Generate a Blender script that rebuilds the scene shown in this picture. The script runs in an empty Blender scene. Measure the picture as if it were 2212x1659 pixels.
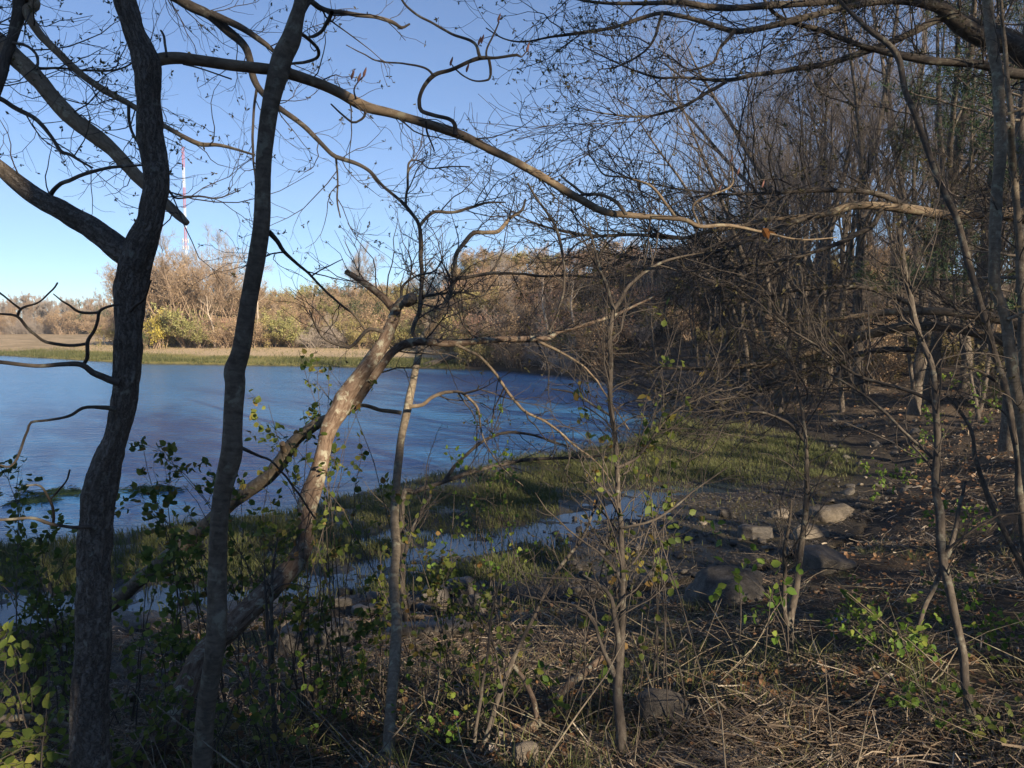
import bpy, math
import numpy as np

# ------------------------------------------------------------------ camera, sky, sun, exposure
SC = bpy.context.scene
COL = SC.collection
FD = 1737.0                      # focal length in layout units (picture 2212 units wide)
CX, CY = 1106.0, 829.5
EYE = np.array((0.0, 0.0, 4.0))
PITCH = math.radians(4.43)
SUN_EL, SUN_AZ = math.radians(21), math.radians(143)     # azimuth clockwise from +Y (sun behind the viewer, to the right)

cam_d = bpy.data.cameras.new('camera')
cam_d.sensor_width = 36.0
cam_d.lens = 36.0 * FD / 2212.0
cam_d.clip_start, cam_d.clip_end = 0.05, 9000.0
cam = bpy.data.objects.new('camera', cam_d)
cam.location = EYE
cam.rotation_euler = (math.radians(90) - PITCH, 0, 0)
COL.objects.link(cam)
SC.camera = cam

world = bpy.data.worlds.new('World')
SC.world = world
world.use_nodes = True
wn = world.node_tree.nodes
sky = wn.new('ShaderNodeTexSky')
sky.sky_type = 'NISHITA'
sky.sun_disc = False
sky.sun_elevation = SUN_EL
sky.sun_rotation = SUN_AZ
sky.air_density, sky.dust_density, sky.ozone_density = 0.7, 0.0, 5.0
wn['Background'].inputs['Strength'].default_value = 0.078
world.node_tree.links.new(sky.outputs[0], wn['Background'].inputs['Color'])

sun_d = bpy.data.lights.new('sun', 'SUN')
sun_d.energy, sun_d.angle, sun_d.color = 5.0, math.radians(0.53), (1.0, 0.83, 0.62)
sun = bpy.data.objects.new('sun', sun_d)
COL.objects.link(sun)
SUN_DIR = np.array((math.sin(SUN_AZ) * math.cos(SUN_EL), math.cos(SUN_AZ) * math.cos(SUN_EL), math.sin(SUN_EL)))
sun.rotation_euler = (math.radians(90) - SUN_EL, 0, math.pi - SUN_AZ)
SC.view_settings.view_transform = 'Standard'
SC.view_settings.look = 'None'
SC.view_settings.exposure = 1.05
SC.view_settings.gamma = 1.0
SC.cycles.max_bounces = 6
SC.cycles.transparent_max_bounces = 8
SC.cycles.caustics_reflective = False
SC.cycles.caustics_refractive = False

# ------------------------------------------------------------------ helpers: noise, layout
def hash3(i):
    i = i.astype(np.int64)
    n = (i[..., 0] * 73856093) ^ (i[..., 1] * 19349663) ^ (i[..., 2] * 83492791)
    n = (n ^ (n >> 13)) * 1274126177 & 0x7fffffff
    n = (n ^ (n >> 16)) * 668265263 & 0x7fffffff
    return (n & 0xffffff) / float(0xffffff)

def vnoise(p):
    p = np.asarray(p, float)
    f = np.floor(p); t = p - f; t = t * t * (3 - 2 * t)
    r = 0
    for dx in (0, 1):
        for dy in (0, 1):
            for dz in (0, 1):
                w = (t[..., 0] if dx else 1 - t[..., 0]) * (t[..., 1] if dy else 1 - t[..., 1]) * (t[..., 2] if dz else 1 - t[..., 2])
                r = r + w * hash3(f + np.array((dx, dy, dz)))
    return r * 2 - 1

def fbm(p, oct=4):
    r, a = 0, 1.0
    p = np.asarray(p, float)
    for k in range(oct):
        r = r + a * vnoise(p + 17.3 * k); p = p * 2.03; a *= 0.5
    return r

def sstep(x, a, b):
    t = np.clip((x - a) / (b - a), 0, 1)
    return t * t * (3 - 2 * t)

CP, SP = math.cos(PITCH), math.sin(PITCH)
def W(dx, dy, depth):
    """point seen at layout position (dx, dy), 'depth' metres ahead of the viewer"""
    a, b = (dx - CX) / FD, -(dy - CY) / FD
    v = np.array((a, CP + b * SP, -SP + b * CP))
    return EYE + v * (depth / v[1])

def seg_dist(q, line):
    d = np.full(len(q), 1e9)
    for a, b in zip(line[:-1], line[1:]):
        ab = b - a
        t = np.clip(((q - a) @ ab) / (ab @ ab), 0, 1)
        d = np.minimum(d, np.linalg.norm(q - (a + t[:, None] * ab), axis=1))
    return d

def inside(q, poly):
    c = np.zeros(len(q), bool)
    j = len(poly) - 1
    for i in range(len(poly)):
        xi, yi = poly[i]; xj, yj = poly[j]
        hit = ((yi > q[:, 1]) != (yj > q[:, 1])) & (q[:, 0] < (xj - xi) * (q[:, 1] - yi) / (yj - yi + 1e-12) + xi)
        c ^= hit
        j = i
    return c

def sdist(q, poly):
    d = seg_dist(q, np.vstack([poly, poly[:1]]))
    return np.where(inside(q, poly), -d, d)

FAR = [(7.2, 45), (7, 52), (4.6, 58), (0, 65), (-3.5, 67.5), (-7.4, 69), (-21, 73), (-36, 77), (-60, 95), (-100, 104), (-900, 150)]
TOE = np.array([(-900, -60), (-150, -20), (-40, 5), (-15, 8.6), (-4.6, 9.7), (-1.2, 10.3), (1.2, 10.9), (3.6, 12.0), (6, 13.8), (7.6, 16.5),
                (9.8, 20), (11.2, 24), (10.6, 28), (9, 33), (8.6, 40)] + FAR, float)
OPEN = np.array([(-900, 2), (-150, 6), (-40, 11.2), (-16, 12.9), (-9.8, 13.7), (-7.6, 14.6), (-4.6, 16.6), (-3.2, 18.9), (0.3, 22.8),
                 (2.8, 24.9), (4.7, 28), (6.3, 33), (6.6, 39)] + FAR, float)
POOL = np.array([(-9, 10.6), (-6.6, 10.9), (-3.6, 11.6), (-2.2, 12.6), (-0.2, 14.2), (1.8, 16.4), (3.6, 18.6), (5.2, 19.4)], float)
POOL2 = np.array([(-5.2, 13.2), (-3.2, 14.0), (-1.9, 15.0)], float)

def height(x, y):
    x = np.asarray(x, float); y = np.asarray(y, float)
    q = np.stack([x.ravel(), y.ravel()], 1)
    so, st = sdist(q, OPEN), sdist(q, TOE)
    X, Y = q[:, 0], q[:, 1]
    p3 = np.stack([X, Y, 0 * X], 1)
    # under open water
    h_in = -0.04 - np.minimum(1.2, 0.12 * -so)
    # tidal marsh between the open water and the foot of the bank
    near = np.exp(-((Y - 15) / 25.0) ** 2)
    n = fbm(p3 * np.array((0.55, 0.8, 1)), 3) * 0.045 + fbm(p3 * 2.6 + 5, 3) * 0.045
    pool = np.exp(-(seg_dist(q, POOL) / 0.95) ** 2) * 0.125 + np.exp(-(seg_dist(q, POOL2) / 0.6) ** 2) * 0.12
    marsh = 0.06 + 0.03 * sstep(so, 0, 2.0) + n - pool + 0.10 * sstep(st, -1.5, 0)
    # banks
    s = np.maximum(st, 0)
    a, b = 0.16 + 0.285 * s, 2.08 + 0.045 * s
    k = 0.25
    bank_near = -k * np.log(np.exp(-a / k) + np.exp(-b / k)) + 0.10 * np.maximum(s - 16, 0)
    bank_near = np.where(s > 40, np.minimum(bank_near, 9), bank_near)
    bank_near += 0.10 * fbm(p3 * 0.7 + 3, 3) * sstep(s, 0, 1.5) + 0.03 * fbm(p3 * 3.3 + 9, 2)
    a, b = 0.16 + 0.33 * s, 1.05 + 0.05 * s
    bank_right = -k * np.log(np.exp(-a / k) + np.exp(-b / k)) + (0.15 * fbm(p3 * 0.4 + 1, 3) + 0.07 * fbm(p3 * 1.6 + 4, 3)) * sstep(s, 0, 2)
    wl = sstep(X, -9, -3)
    strip = 17 * (1 - wl) + 0.6 * wl
    top = (5.2 * (1 - wl) + 9.2 * wl) * sstep(X, -62, -48) * (1 - 0.35 * sstep(X, 20, 45))
    hill = 0.10 + 0.055 * np.minimum(s, strip) + top * sstep(s, strip, strip + 24)
    hill = np.where(X < -60, 0.1 + 0.006 * s, hill) * sstep(X, -62, -60) + (0.1 + 0.006 * np.minimum(s, 140)) * (1 - sstep(X, -62, -60))
    wf = sstep(Y, 46, 62)
    wr = sstep(Y + np.minimum(0, X - 6) * 2, 13, 20) * (1 - wf)
    land = bank_near * (1 - wf) * (1 - wr) + bank_right * wr * (1 - wf) + hill * wf
    land = np.where(np.abs(X) + np.abs(Y) > 600, np.minimum(land, 3.0), land)
    h = np.where(so <= 0, h_in, np.where(st <= 0, marsh, land))
    return h.reshape(x.shape)

def H(x, y):
    return float(height(np.array([x]), np.array([y]))[0])

_t = np.concatenate([np.arange(1.2, 30, 0.04), np.arange(30, 260, 0.5)])
def G(dx, dy):
    """point of the ground seen at a layout position"""
    v = W(dx, dy, 1.0) - EYE
    p = EYE + _t[:, None] * v
    hh = np.maximum(height(p[:, 0], p[:, 1]), 0.0)
    i = int(np.argmax(p[:, 2] <= hh))
    return np.array((p[i, 0], p[i, 1], hh[i]))

# ------------------------------------------------------------------ helpers: meshes
class Acc:
    """collects tubes, leaves and loose faces for ONE mesh"""
    def __init__(s):
        s.v, s.f, s.uv, s.tint, s.n = [], [], [], [], 0
    def add(s, v, f, uv=None, tint=None):
        v = np.asarray(v, np.float32).reshape(-1, 3)
        s.v.append(v); s.f.append(np.asarray(f, np.int64) + s.n)
        s.uv.append(np.zeros((len(v), 2), np.float32) if uv is None else np.asarray(uv, np.float32).reshape(-1, 2))
        t = np.zeros(len(v), np.float32) if tint is None else np.broadcast_to(np.asarray(tint, np.float32), (len(v),))
        s.tint.append(t); s.n += len(v)
    def mesh(s, name, mat, smooth=True):
        me = bpy.data.meshes.new(name)
        v = np.concatenate(s.v); uv = np.concatenate(s.uv); t = np.concatenate(s.tint)
        loops = np.concatenate([f.ravel() for f in s.f])
        tot = np.concatenate([np.full(len(f), f.shape[1]) for f in s.f])
        start = np.concatenate([[0], np.cumsum(tot)[:-1]])
        me.vertices.add(len(v)); me.vertices.foreach_set('co', v.ravel())
        me.loops.add(len(loops)); me.loops.foreach_set('vertex_index', loops.astype(np.int32))
        me.polygons.add(len(tot)); me.polygons.foreach_set('loop_start', start.astype(np.int32))
        me.polygons.foreach_set('use_smooth', np.full(len(tot), smooth))
        u = me.uv_layers.new(name='uv'); u.data.foreach_set('uv', uv[loops].ravel())
        a = me.attributes.new('tint', 'FLOAT', 'POINT'); a.data.foreach_set('value', t)
        me.update(calc_edges=True); me.validate()
        me.materials.append(mat)
        return me
    def build(s, name, mat, parent=None, smooth=True, kind=None, origin=None):
        if origin is not None:
            for v in s.v: v -= np.asarray(origin, np.float32)
        o = bpy.data.objects.new(name, s.mesh(name, mat, smooth))
        COL.objects.link(o)
        if origin is not None: o.location = origin
        if parent is not None:
            o.parent = parent
        if kind: o['kind'] = kind
        return o

def frames(P):
    T = np.gradient(P, axis=-2)
    T = T / (np.linalg.norm(T, axis=-1, keepdims=True) + 1e-9)
    ref = np.broadcast_to(np.array((0.02, 1.0, 0.03)), T.shape)
    alt = np.broadcast_to(np.array((1.0, 0.05, 0.1)), T.shape)
    par = np.abs(np.sum(T[..., :1, :] * ref[..., :1, :], -1, keepdims=True)) > 0.93
    ref = np.where(par, alt, ref)
    A = ref - T * np.sum(ref * T, -1, keepdims=True)
    A = A / (np.linalg.norm(A, axis=-1, keepdims=True) + 1e-9)
    B = np.cross(T, A)
    return T, A, B

def tubes(acc, P, R, sides=3, tint=None):
    """many thin limbs at once: P (N,K,3), R (N,K)"""
    if len(P) == 0: return
    N, K = R.shape
    T, A, B = frames(P)
    ang = np.arange(sides) * 2 * math.pi / sides
    ring = A[:, :, None, :] * np.cos(ang)[:, None] + B[:, :, None, :] * np.sin(ang)[:, None]
    V = P[:, :, None, :] + ring * R[:, :, None, None]
    base = (np.arange(N) * K * sides)[:, None, None]
    k = (np.arange(K - 1) * sides)[None, :, None]
    j = np.arange(sides)[None, None, :]; j2 = (j + 1) % sides
    F = np.stack([base + k + j, base + k + j2, base + k + sides + j2, base + k + sides + j], -1).reshape(-1, 4)
    L = np.concatenate([np.zeros((N, 1)), np.cumsum(np.linalg.norm(np.diff(P, axis=1), axis=-1), 1)], 1)
    uv = np.stack(np.broadcast_arrays(ang[None, None, :] * R[:, :, None], L[:, :, None]), -1)
    tt = None if tint is None else np.repeat(tint, K * sides)
    acc.add(V, F, uv, tt)

def crom(pts, step):
    """smooth curve through rows (any columns; the first three are xyz)"""
    p = np.asarray(pts, float)
    if len(p) == 2: p = np.vstack([p[0], (p[0] + p[1]) / 2, p[1]])
    q = np.vstack([2 * p[0] - p[1], p, 2 * p[-1] - p[-2]])
    out = []
    for i in range(1, len(q) - 2):
        a, b, c, d = q[i - 1], q[i], q[i + 1], q[i + 2]
        n = max(2, int(np.linalg.norm(c[:3] - b[:3]) / step))
        t = np.linspace(0, 1, n, endpoint=False)[:, None]
        out.append(0.5 * (2 * b + (c - a) * t + (2 * a - 5 * b + 4 * c - d) * t ** 2 + (3 * b - a - 3 * c + d) * t ** 3))
    out.append(p[-1:])
    return np.vstack(out)

def limb(acc, pts, sides=10, step=0.03, rough=0.05, freq=30.0, furrow=0.0, tip=True, knots=0.0, seed=0):
    """one stout limb from rows (x, y, z, radius) with bark relief; returns the resampled curve"""
    c = crom(pts, step)
    P, R = c[:, :3], np.maximum(c[:, 3], 0.0008)
    K = len(P)
    L0 = np.concatenate([[0], np.cumsum(np.linalg.norm(np.diff(P, axis=0), axis=1))]) / (np.mean(R) * 9 + 0.01)
    P = P + np.stack([vnoise(np.stack([L0, 0 * L0 + 3.7 * i + seed, 0 * L0 + 0.5], 1)) for i in range(3)], 1) * R[:, None] * 0.55
    T, A, B = frames(P)
    ang = np.arange(sides + 1) * 2 * math.pi / sides
    ring = A[:, None, :] * np.cos(ang)[:, None] + B[:, None, :] * np.sin(ang)[:, None]
    L = np.concatenate([[0], np.cumsum(np.linalg.norm(np.diff(P, axis=0), axis=1))])
    rr = np.broadcast_to(R[:, None], (K, sides + 1)).copy()
    cyl = np.stack(np.broadcast_arrays(np.cos(ang)[None, :] * R[:, None] * freq, np.sin(ang)[None, :] * R[:, None] * freq, (L * freq * 0.45)[:, None]), -1) + seed * 7.7
    rr *= 1 + rough * fbm(cyl, 3)
    if knots: rr *= 1 + knots * vnoise(np.stack([L * 4 + seed, 0 * L, 0 * L], 1))[:, None]
    if furrow:
        n = fbm(cyl * np.array((1.6, 1.6, 0.5)) + 40, 3)
        rr += furrow * (np.clip(n * 1.6, -1, 1)) 
    V = P[:, None, :] + ring * rr[:, :, None]
    k = (np.arange(K - 1) * (sides + 1))[:, None]; j = np.arange(sides)[None, :]
    F = np.stack([k + j, k + j + 1, k + sides + 2 + j, k + sides + 1 + j], -1).reshape(-1, 4)
    uv = np.stack(np.broadcast_arrays(ang[None, :] * np.mean(R), L[:, None]), -1)
    acc.add(V, F, uv)
    if tip:   # closed, slightly ragged end
        cpt = P[-1] + T[-1] * R[-1] * 0.5
        base = (K - 1) * (sides + 1)
        vv = np.vstack([V[-1], cpt[None]])
        acc.add(vv, np.stack([np.arange(sides), np.arange(sides) + 1, np.full(sides, sides + 1)], 1))
    return c

def grow(rng, par, npar, length, angle=(0.5, 1.1), up=0.15, wig=0.25, K=6, tmin=0.15, taper=0.3, rscale=0.012, rmax=0.7, flat=0.0):
    """children for parent curves: par = list of (K,4) arrays; npar children spread over them by length"""
    Ls = np.array([np.linalg.norm(np.diff(c[:, :3], axis=0), axis=1).sum() for c in par])
    idx = rng.choice(len(par), npar, p=Ls / Ls.sum())
    out = np.zeros((npar, K, 3)); rad = np.zeros((npar, K))
    t = tmin + (1 - tmin) * rng.random(npar) ** 0.85
    pos = np.zeros((npar, 3)); tan = np.zeros((npar, 3)); r0 = np.zeros(npar)
    for i in range(npar):
        c = par[idx[i]]; u = t[i] * (len(c) - 1); k = min(int(u), len(c) - 2); w = u - k
        pos[i] = c[k, :3] * (1 - w) + c[k + 1, :3] * w
        tan[i] = c[k + 1, :3] - c[k, :3]; r0[i] = c[k, 3] * (1 - w) + c[k + 1, 3] * w
    tan /= np.linalg.norm(tan, axis=1, keepdims=True) + 1e-9
    perp = rng.normal(size=(npar, 3)); perp[:, 2] *= (1 - flat)
    perp -= tan * np.sum(perp * tan, 1, keepdims=True)
    perp /= np.linalg.norm(perp, axis=1, keepdims=True) + 1e-9
    a = rng.uniform(*angle, npar)[:, None]
    d = tan * np.cos(a) + perp * np.sin(a); d[:, 2] += up
    L = rng.uniform(*length, npar) * (1.15 - 0.5 * t)
    out[:, 0] = pos
    for k in range(1, K):
        d = d / (np.linalg.norm(d, axis=1, keepdims=True) + 1e-9)
        out[:, k] = out[:, k - 1] + d * (L / (K - 1))[:, None]
        d = d + rng.normal(size=(npar, 3)) * wig; d[:, 2] += up * 0.6
    rb = np.minimum(r0 * rmax, L * rscale + 0.0007)
    rad[:] = rb[:, None] * np.linspace(1, taper, K)[None, :]
    return out, rad

def curves(P, R):
    return [np.hstack([P[i], R[i][:, None]]) for i in range(len(P))]

LEAF = np.array([(0, 0, 0), (.25, .36, .07), (.62, .33, .06), (1, 0, -.05), (.62, -.33, .06), (.25, -.36, .07), (.3, 0, -.03), (.66, 0, -.03)], float)
LEAF_F = np.array([(0, 6, 1), (6, 7, 2), (6, 2, 1), (7, 3, 2), (0, 5, 6), (6, 5, 4), (6, 4, 7), (7, 4, 3)])
def leaves(acc, rng, pos, dirs, size, width=1.0, tint=None, tilt=0.6):
    n = len(pos)
    if n == 0: return
    d = dirs / (np.linalg.norm(dirs, axis=1, keepdims=True) + 1e-9)
    up = rng.normal(size=(n, 3)) * tilt + np.array((0, -0.25, 0.8))
    side = np.cross(up, d); side /= np.linalg.norm(side, axis=1, keepdims=True) + 1e-9
    nz = np.cross(d, side)
    s = np.broadcast_to(size, (n,))[:, None, None]
    V = pos[:, None, :] + s * (d[:, None, :] * LEAF[None, :, :1] + side[:, None, :] * LEAF[None, :, 1:2] * width + nz[:, None, :] * LEAF[None, :, 2:])
    F = (LEAF_F[None] + (np.arange(n) * 8)[:, None, None]).reshape(-1, 3)
    acc.add(V, F, np.tile(LEAF[:, :2], (n, 1)), None if tint is None else np.repeat(tint, 8))

def tris(acc, rng, pos, size, tint=None, elong=2.2, updir=0.3):
    """small loose leaf faces (two triangles each)"""
    n = len(pos)
    d = rng.normal(size=(n, 3)); d[:, 2] += updir; d /= np.linalg.norm(d, axis=1, keepdims=True)
    e = rng.normal(size=(n, 3)); e -= d * np.sum(e * d, 1, keepdims=True); e /= np.linalg.norm(e, axis=1, keepdims=True)
    s = np.broadcast_to(size, (n,))[:, None]
    V = np.stack([pos, pos + d * s * .5 + e * s * .5 / elong, pos + d * s, pos + d * s * .5 - e * s * .5 / elong], 1)
    F = (np.array([[0, 1, 2, 3]])[None] + (np.arange(n) * 4)[:, None, None]).reshape(-1, 4)
    acc.add(V, F, None, None if tint is None else np.repeat(tint, 4))

def thing(name, label, cat, loc=(0, 0, 0), group=None, rz=0.0):
    o = bpy.data.objects.new(name, None)
    o.empty_display_size = 0.1
    COL.objects.link(o)
    o.location = loc; o.rotation_euler[2] = rz
    tag(o, label, cat, group)
    return o

def tag(o, label, cat, group=None):
    o['label'] = label; o['category'] = cat
    if group: o['group'] = group
    return o

def dup(root, loc, rz=0.0, scale=1.0, label=None, group=None, tilt=(0, 0)):
    r = root.copy(); COL.objects.link(r)
    r.location = loc; r.rotation_euler = (tilt[0], tilt[1], rz); r.scale = (scale,) * 3 if np.isscalar(scale) else scale
    if label: r['label'] = label
    if group: r['group'] = group
    for ch in root.children:
        c = ch.copy(); COL.objects.link(c); c.parent = r
        for g in ch.children:
            d = g.copy(); COL.objects.link(d); d.parent = c
    return r

# ------------------------------------------------------------------ materials
def mat(name, rough=0.85, spec=0.25):
    m = bpy.data.materials.new(name); m.use_nodes = True
    b = m.node_tree.nodes['Principled BSDF']
    b.inputs['Roughness'].default_value = rough
    b.inputs['Specular IOR Level'].default_value = spec
    return m, m.node_tree.nodes, m.node_tree.links, b

def ramp(n, stops):
    r = n.new('ShaderNodeValToRGB')
    e = r.color_ramp.elements
    while len(e) < len(stops): e.new(0.5)
    for el, (p, c) in zip(e, stops):
        el.position = p; el.color = (*c, 1)
    return r

def noise(n, l, vec, scale, detail=4, rough=0.6, dist=0.0):
    t = n.new('ShaderNodeTexNoise')
    t.inputs['Scale'].default_value = scale; t.inputs['Detail'].default_value = detail
    t.inputs['Roughness'].default_value = rough; t.inputs['Distortion'].default_value = dist
    if vec is not None: l.new(vec, t.inputs['Vector'])
    return t

def mapping(n, l, src, scale):
    m = n.new('ShaderNodeMapping'); m.inputs['Scale'].default_value = scale
    l.new(src, m.inputs['Vector'])
    return m.outputs[0]

def mixc(n, l, fac, a, b, mode='MIX'):
    m = n.new('ShaderNodeMix'); m.data_type = 'RGBA'; m.blend_type = mode
    for s, v in ((m.inputs[0], fac), (m.inputs[6], a), (m.inputs[7], b)):
        if hasattr(v, 'links') or isinstance(v, bpy.types.NodeSocket): l.new(v, s)
        elif isinstance(v, tuple): s.default_value = (*v, 1)
        else: s.default_value = v
    return m.outputs[2]

def bump(n, l, b, height_socket, strength, dist):
    bp = n.new('ShaderNodeBump'); bp.inputs['Strength'].default_value = strength; bp.inputs['Distance'].default_value = dist
    l.new(height_socket, bp.inputs['Height']); l.new(bp.outputs[0], b.inputs['Normal'])

def bark(name, dark, mid, light, lichen=None, stretch=(60, 12), bs=0.8, bd=0.006, band=False, lich=(0.55, 0.66), plates=None):
    m, n, l, b = mat(name, 0.9, 0.15)
    uv = n.new('ShaderNodeUVMap'); uv.uv_map = 'uv'
    tc = n.new('ShaderNodeTexCoord')
    v = mapping(n, l, uv.outputs[0], (stretch[0], stretch[1], 1))
    a = noise(n, l, v, 1.0, 6, 0.68, 0.6)
    r = ramp(n, [(0.28, dark), (0.5, mid), (0.75, light)])
    l.new(a.outputs['Fac'], r.inputs['Fac'])
    col = r.outputs[0]; hsock = a.outputs['Fac']
    if plates:    # blocky ridges parted by dark fissures
        w0 = noise(n, l, uv.outputs[0], 60, 3)
        vm = n.new('ShaderNodeVectorMath'); vm.operation = 'MULTIPLY_ADD'; vm.inputs[1].default_value = (0.035, 0.12, 0); l.new(w0.outputs['Color'], vm.inputs[0]); l.new(uv.outputs[0], vm.inputs[2])
        vo = n.new('ShaderNodeTexVoronoi'); vo.feature = 'DISTANCE_TO_EDGE'; vo.inputs['Scale'].default_value = 1.0
        l.new(mapping(n, l, vm.outputs[0], (plates[0], plates[1], 1)), vo.inputs['Vector'])
        rp = ramp(n, [(0.0, (0.5, 0.48, 0.45)), (0.16, (0.92, 0.92, 0.92)), (0.4, (1.1, 1.1, 1.1))]); l.new(vo.outputs['Distance'], rp.inputs['Fac'])
        col = mixc(n, l, 1.0, col, rp.outputs[0], 'MULTIPLY')
        mh = n.new('ShaderNodeMath'); mh.operation = 'MULTIPLY_ADD'; mh.inputs[1].default_value = 0.35; l.new(a.outputs['Fac'], mh.inputs[0])
        mn = n.new('ShaderNodeMath'); mn.operation = 'MINIMUM'; mn.inputs[1].default_value = 0.28; l.new(vo.outputs['Distance'], mn.inputs[0])
        mm2 = n.new('ShaderNodeMath'); mm2.operation = 'MULTIPLY'; mm2.inputs[1].default_value = 2.4; l.new(mn.outputs[0], mm2.inputs[0]); l.new(mm2.outputs[0], mh.inputs[2]); hsock = mh.outputs[0]
    if band:      # smooth bark with thin cross rings
        v2 = mapping(n, l, uv.outputs[0], (16, 60, 1))
        c = noise(n, l, v2, 1.0, 3, 0.6, 0.3)
        r2 = ramp(n, [(0.36, (0.68, 0.67, 0.65)), (0.64, (1.1, 1.1, 1.08))])
        l.new(c.outputs['Fac'], r2.inputs['Fac'])
        col = mixc(n, l, 0.8, col, r2.outputs[0], 'MULTIPLY')
    if lichen:
        c = noise(n, l, tc.outputs['Object'], 16, 5, 0.65, 0.4)
        r3 = ramp(n, [(lich[0], (0, 0, 0)), (lich[1], (1, 1, 1))])
        l.new(c.outputs['Fac'], r3.inputs['Fac'])
        col = mixc(n, l, r3.outputs[0], col, lichen)
    big = noise(n, l, tc.outputs['Object'], 2.3, 3)
    rb = ramp(n, [(0.3, (0.75, 0.75, 0.75)), (0.7, (1.15, 1.12, 1.08))]); l.new(big.outputs['Fac'], rb.inputs['Fac'])
    col = mixc(n, l, 1.0, col, rb.outputs[0], 'MULTIPLY')
    l.new(col, b.inputs['Base Color'])
    bump(n, l, b, hsock, bs, bd)
    return m

def leafmat(name, stops, trans=0.45, rough=0.55):
    m, n, l, b = mat(name, rough, 0.3)
    at = n.new('ShaderNodeAttribute'); at.attribute_name = 'tint'
    r = ramp(n, stops); l.new(at.outputs['Fac'], r.inputs['Fac'])
    oi = n.new('ShaderNodeObjectInfo')
    hv = n.new('ShaderNodeHueSaturation'); hv.inputs['Hue'].default_value = 0.5
    mr = n.new('ShaderNodeMapRange'); mr.inputs[3].default_value = 0.8; mr.inputs[4].default_value = 1.2
    l.new(oi.outputs['Random'], mr.inputs[0]); l.new(mr.outputs[0], hv.inputs['Value']); l.new(r.outputs[0], hv.inputs['Color'])
    l.new(hv.outputs[0], b.inputs['Base Color'])
    if trans:
        t = n.new('ShaderNodeBsdfTranslucent'); l.new(hv.outputs[0], t.inputs['Color'])
        mx = n.new('ShaderNodeMixShader'); mx.inputs[0].default_value = trans
        l.new(b.outputs[0], mx.inputs[1]); l.new(t.outputs[0], mx.inputs[2])
        l.new(mx.outputs[0], n['Material Output'].inputs['Surface'])
    return m

M = {}
M['oak'] = bark('furrowed_bark', (0.10, 0.088, 0.075), (0.19, 0.168, 0.143), (0.29, 0.26, 0.22), (0.30, 0.30, 0.25), lich=(0.6, 0.68), stretch=(110, 45), bs=1.0, bd=0.006, plates=(75, 13))
M['smooth'] = bark('smooth_bark', (0.10, 0.085, 0.066), (0.175, 0.148, 0.115), (0.26, 0.22, 0.175), (0.28, 0.265, 0.20), (30, 22), 0.5, 0.003, True)
M['pale'] = bark('lichened_bark', (0.12, 0.10, 0.075), (0.22, 0.185, 0.14), (0.31, 0.265, 0.2), (0.36, 0.36, 0.26), (40, 25), 0.5, 0.003, True)
M['dead'] = bark('decayed_bark', (0.05, 0.032, 0.023), (0.155, 0.112, 0.083), (0.29, 0.245, 0.19), (0.32, 0.31, 0.24), (45, 14), 0.9, 0.006, False, (0.53, 0.61))
M['branch'] = bark('branch_bark', (0.05, 0.043, 0.037), (0.10, 0.086, 0.072), (0.165, 0.142, 0.118), (0.21, 0.205, 0.165), (55, 16), 0.6, 0.003)
M['tan'] = bark('tan_branch_bark', (0.12, 0.09, 0.062), (0.23, 0.18, 0.125), (0.33, 0.26, 0.19), (0.34, 0.31, 0.22), (50, 16), 0.6, 0.003)
M['twig'] = bark('twig_bark', (0.05, 0.044, 0.039), (0.10, 0.087, 0.075), (0.16, 0.14, 0.12), None, (30, 10), 0.0, 0.001)
M['wtwig'] = bark('woodland_twig_bark', (0.085, 0.073, 0.066), (0.17, 0.148, 0.135), (0.26, 0.23, 0.21), None, (30, 6), 0.0, 0.001)
M['wood'] = bark('woodland_trunk_bark', (0.055, 0.047, 0.04), (0.125, 0.105, 0.087), (0.2, 0.17, 0.14), (0.2, 0.2, 0.16), (20, 5), 0.7, 0.02)
M['hilltwig'] = bark('thicket_twig_bark', (0.26, 0.19, 0.135), (0.37, 0.28, 0.2), (0.47, 0.37, 0.27), None, (3, 3), 0.0, 0.001)
M['greytwig'] = bark('grey_twig_bark', (0.28, 0.24, 0.21), (0.37, 0.325, 0.285), (0.46, 0.41, 0.36), None, (3, 3), 0.0, 0.001)
M['bleached'] = bark('bleached_wood', (0.33, 0.27, 0.2), (0.48, 0.4, 0.31), (0.58, 0.5, 0.4), None, (10, 3), 0.3, 0.01)
M['leaf'] = leafmat('young_leaf', [(0.0, (0.065, 0.10, 0.025)), (0.45, (0.13, 0.18, 0.04)), (0.8, (0.24, 0.27, 0.06)), (1.0, (0.26, 0.15, 0.05))])
M['bright'] = leafmat('bright_leaf', [(0.0, (0.10, 0.19, 0.03)), (0.6, (0.18, 0.29, 0.05)), (1.0, (0.30, 0.34, 0.07))])
M['bud'] = leafmat('opening_bud', [(0.0, (0.07, 0.055, 0.025)), (0.6, (0.11, 0.10, 0.04)), (1.0, (0.17, 0.15, 0.06))], 0.3)
M['redbud'] = leafmat('red_bud', [(0.0, (0.22, 0.11, 0.085)), (1.0, (0.38, 0.2, 0.13))], 0.1)
M['needle'] = leafmat('pine_needle', [(0.0, (0.022, 0.045, 0.017)), (1.0, (0.05, 0.085, 0.03))], 0.1)
M['grass'] = leafmat('marsh_blade', [(0.0, (0.08, 0.10, 0.035)), (0.5, (0.145, 0.16, 0.06)), (0.85, (0.22, 0.215, 0.095)), (1.0, (0.34, 0.29, 0.15))], 0.4, 0.6)
M['straw'] = leafmat('dry_straw', [(0.0, (0.08, 0.06, 0.045)), (0.4, (0.18, 0.135, 0.095)), (0.8, (0.33, 0.26, 0.18)), (1.0, (0.52, 0.45, 0.35))], 0.15, 0.7)
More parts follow.
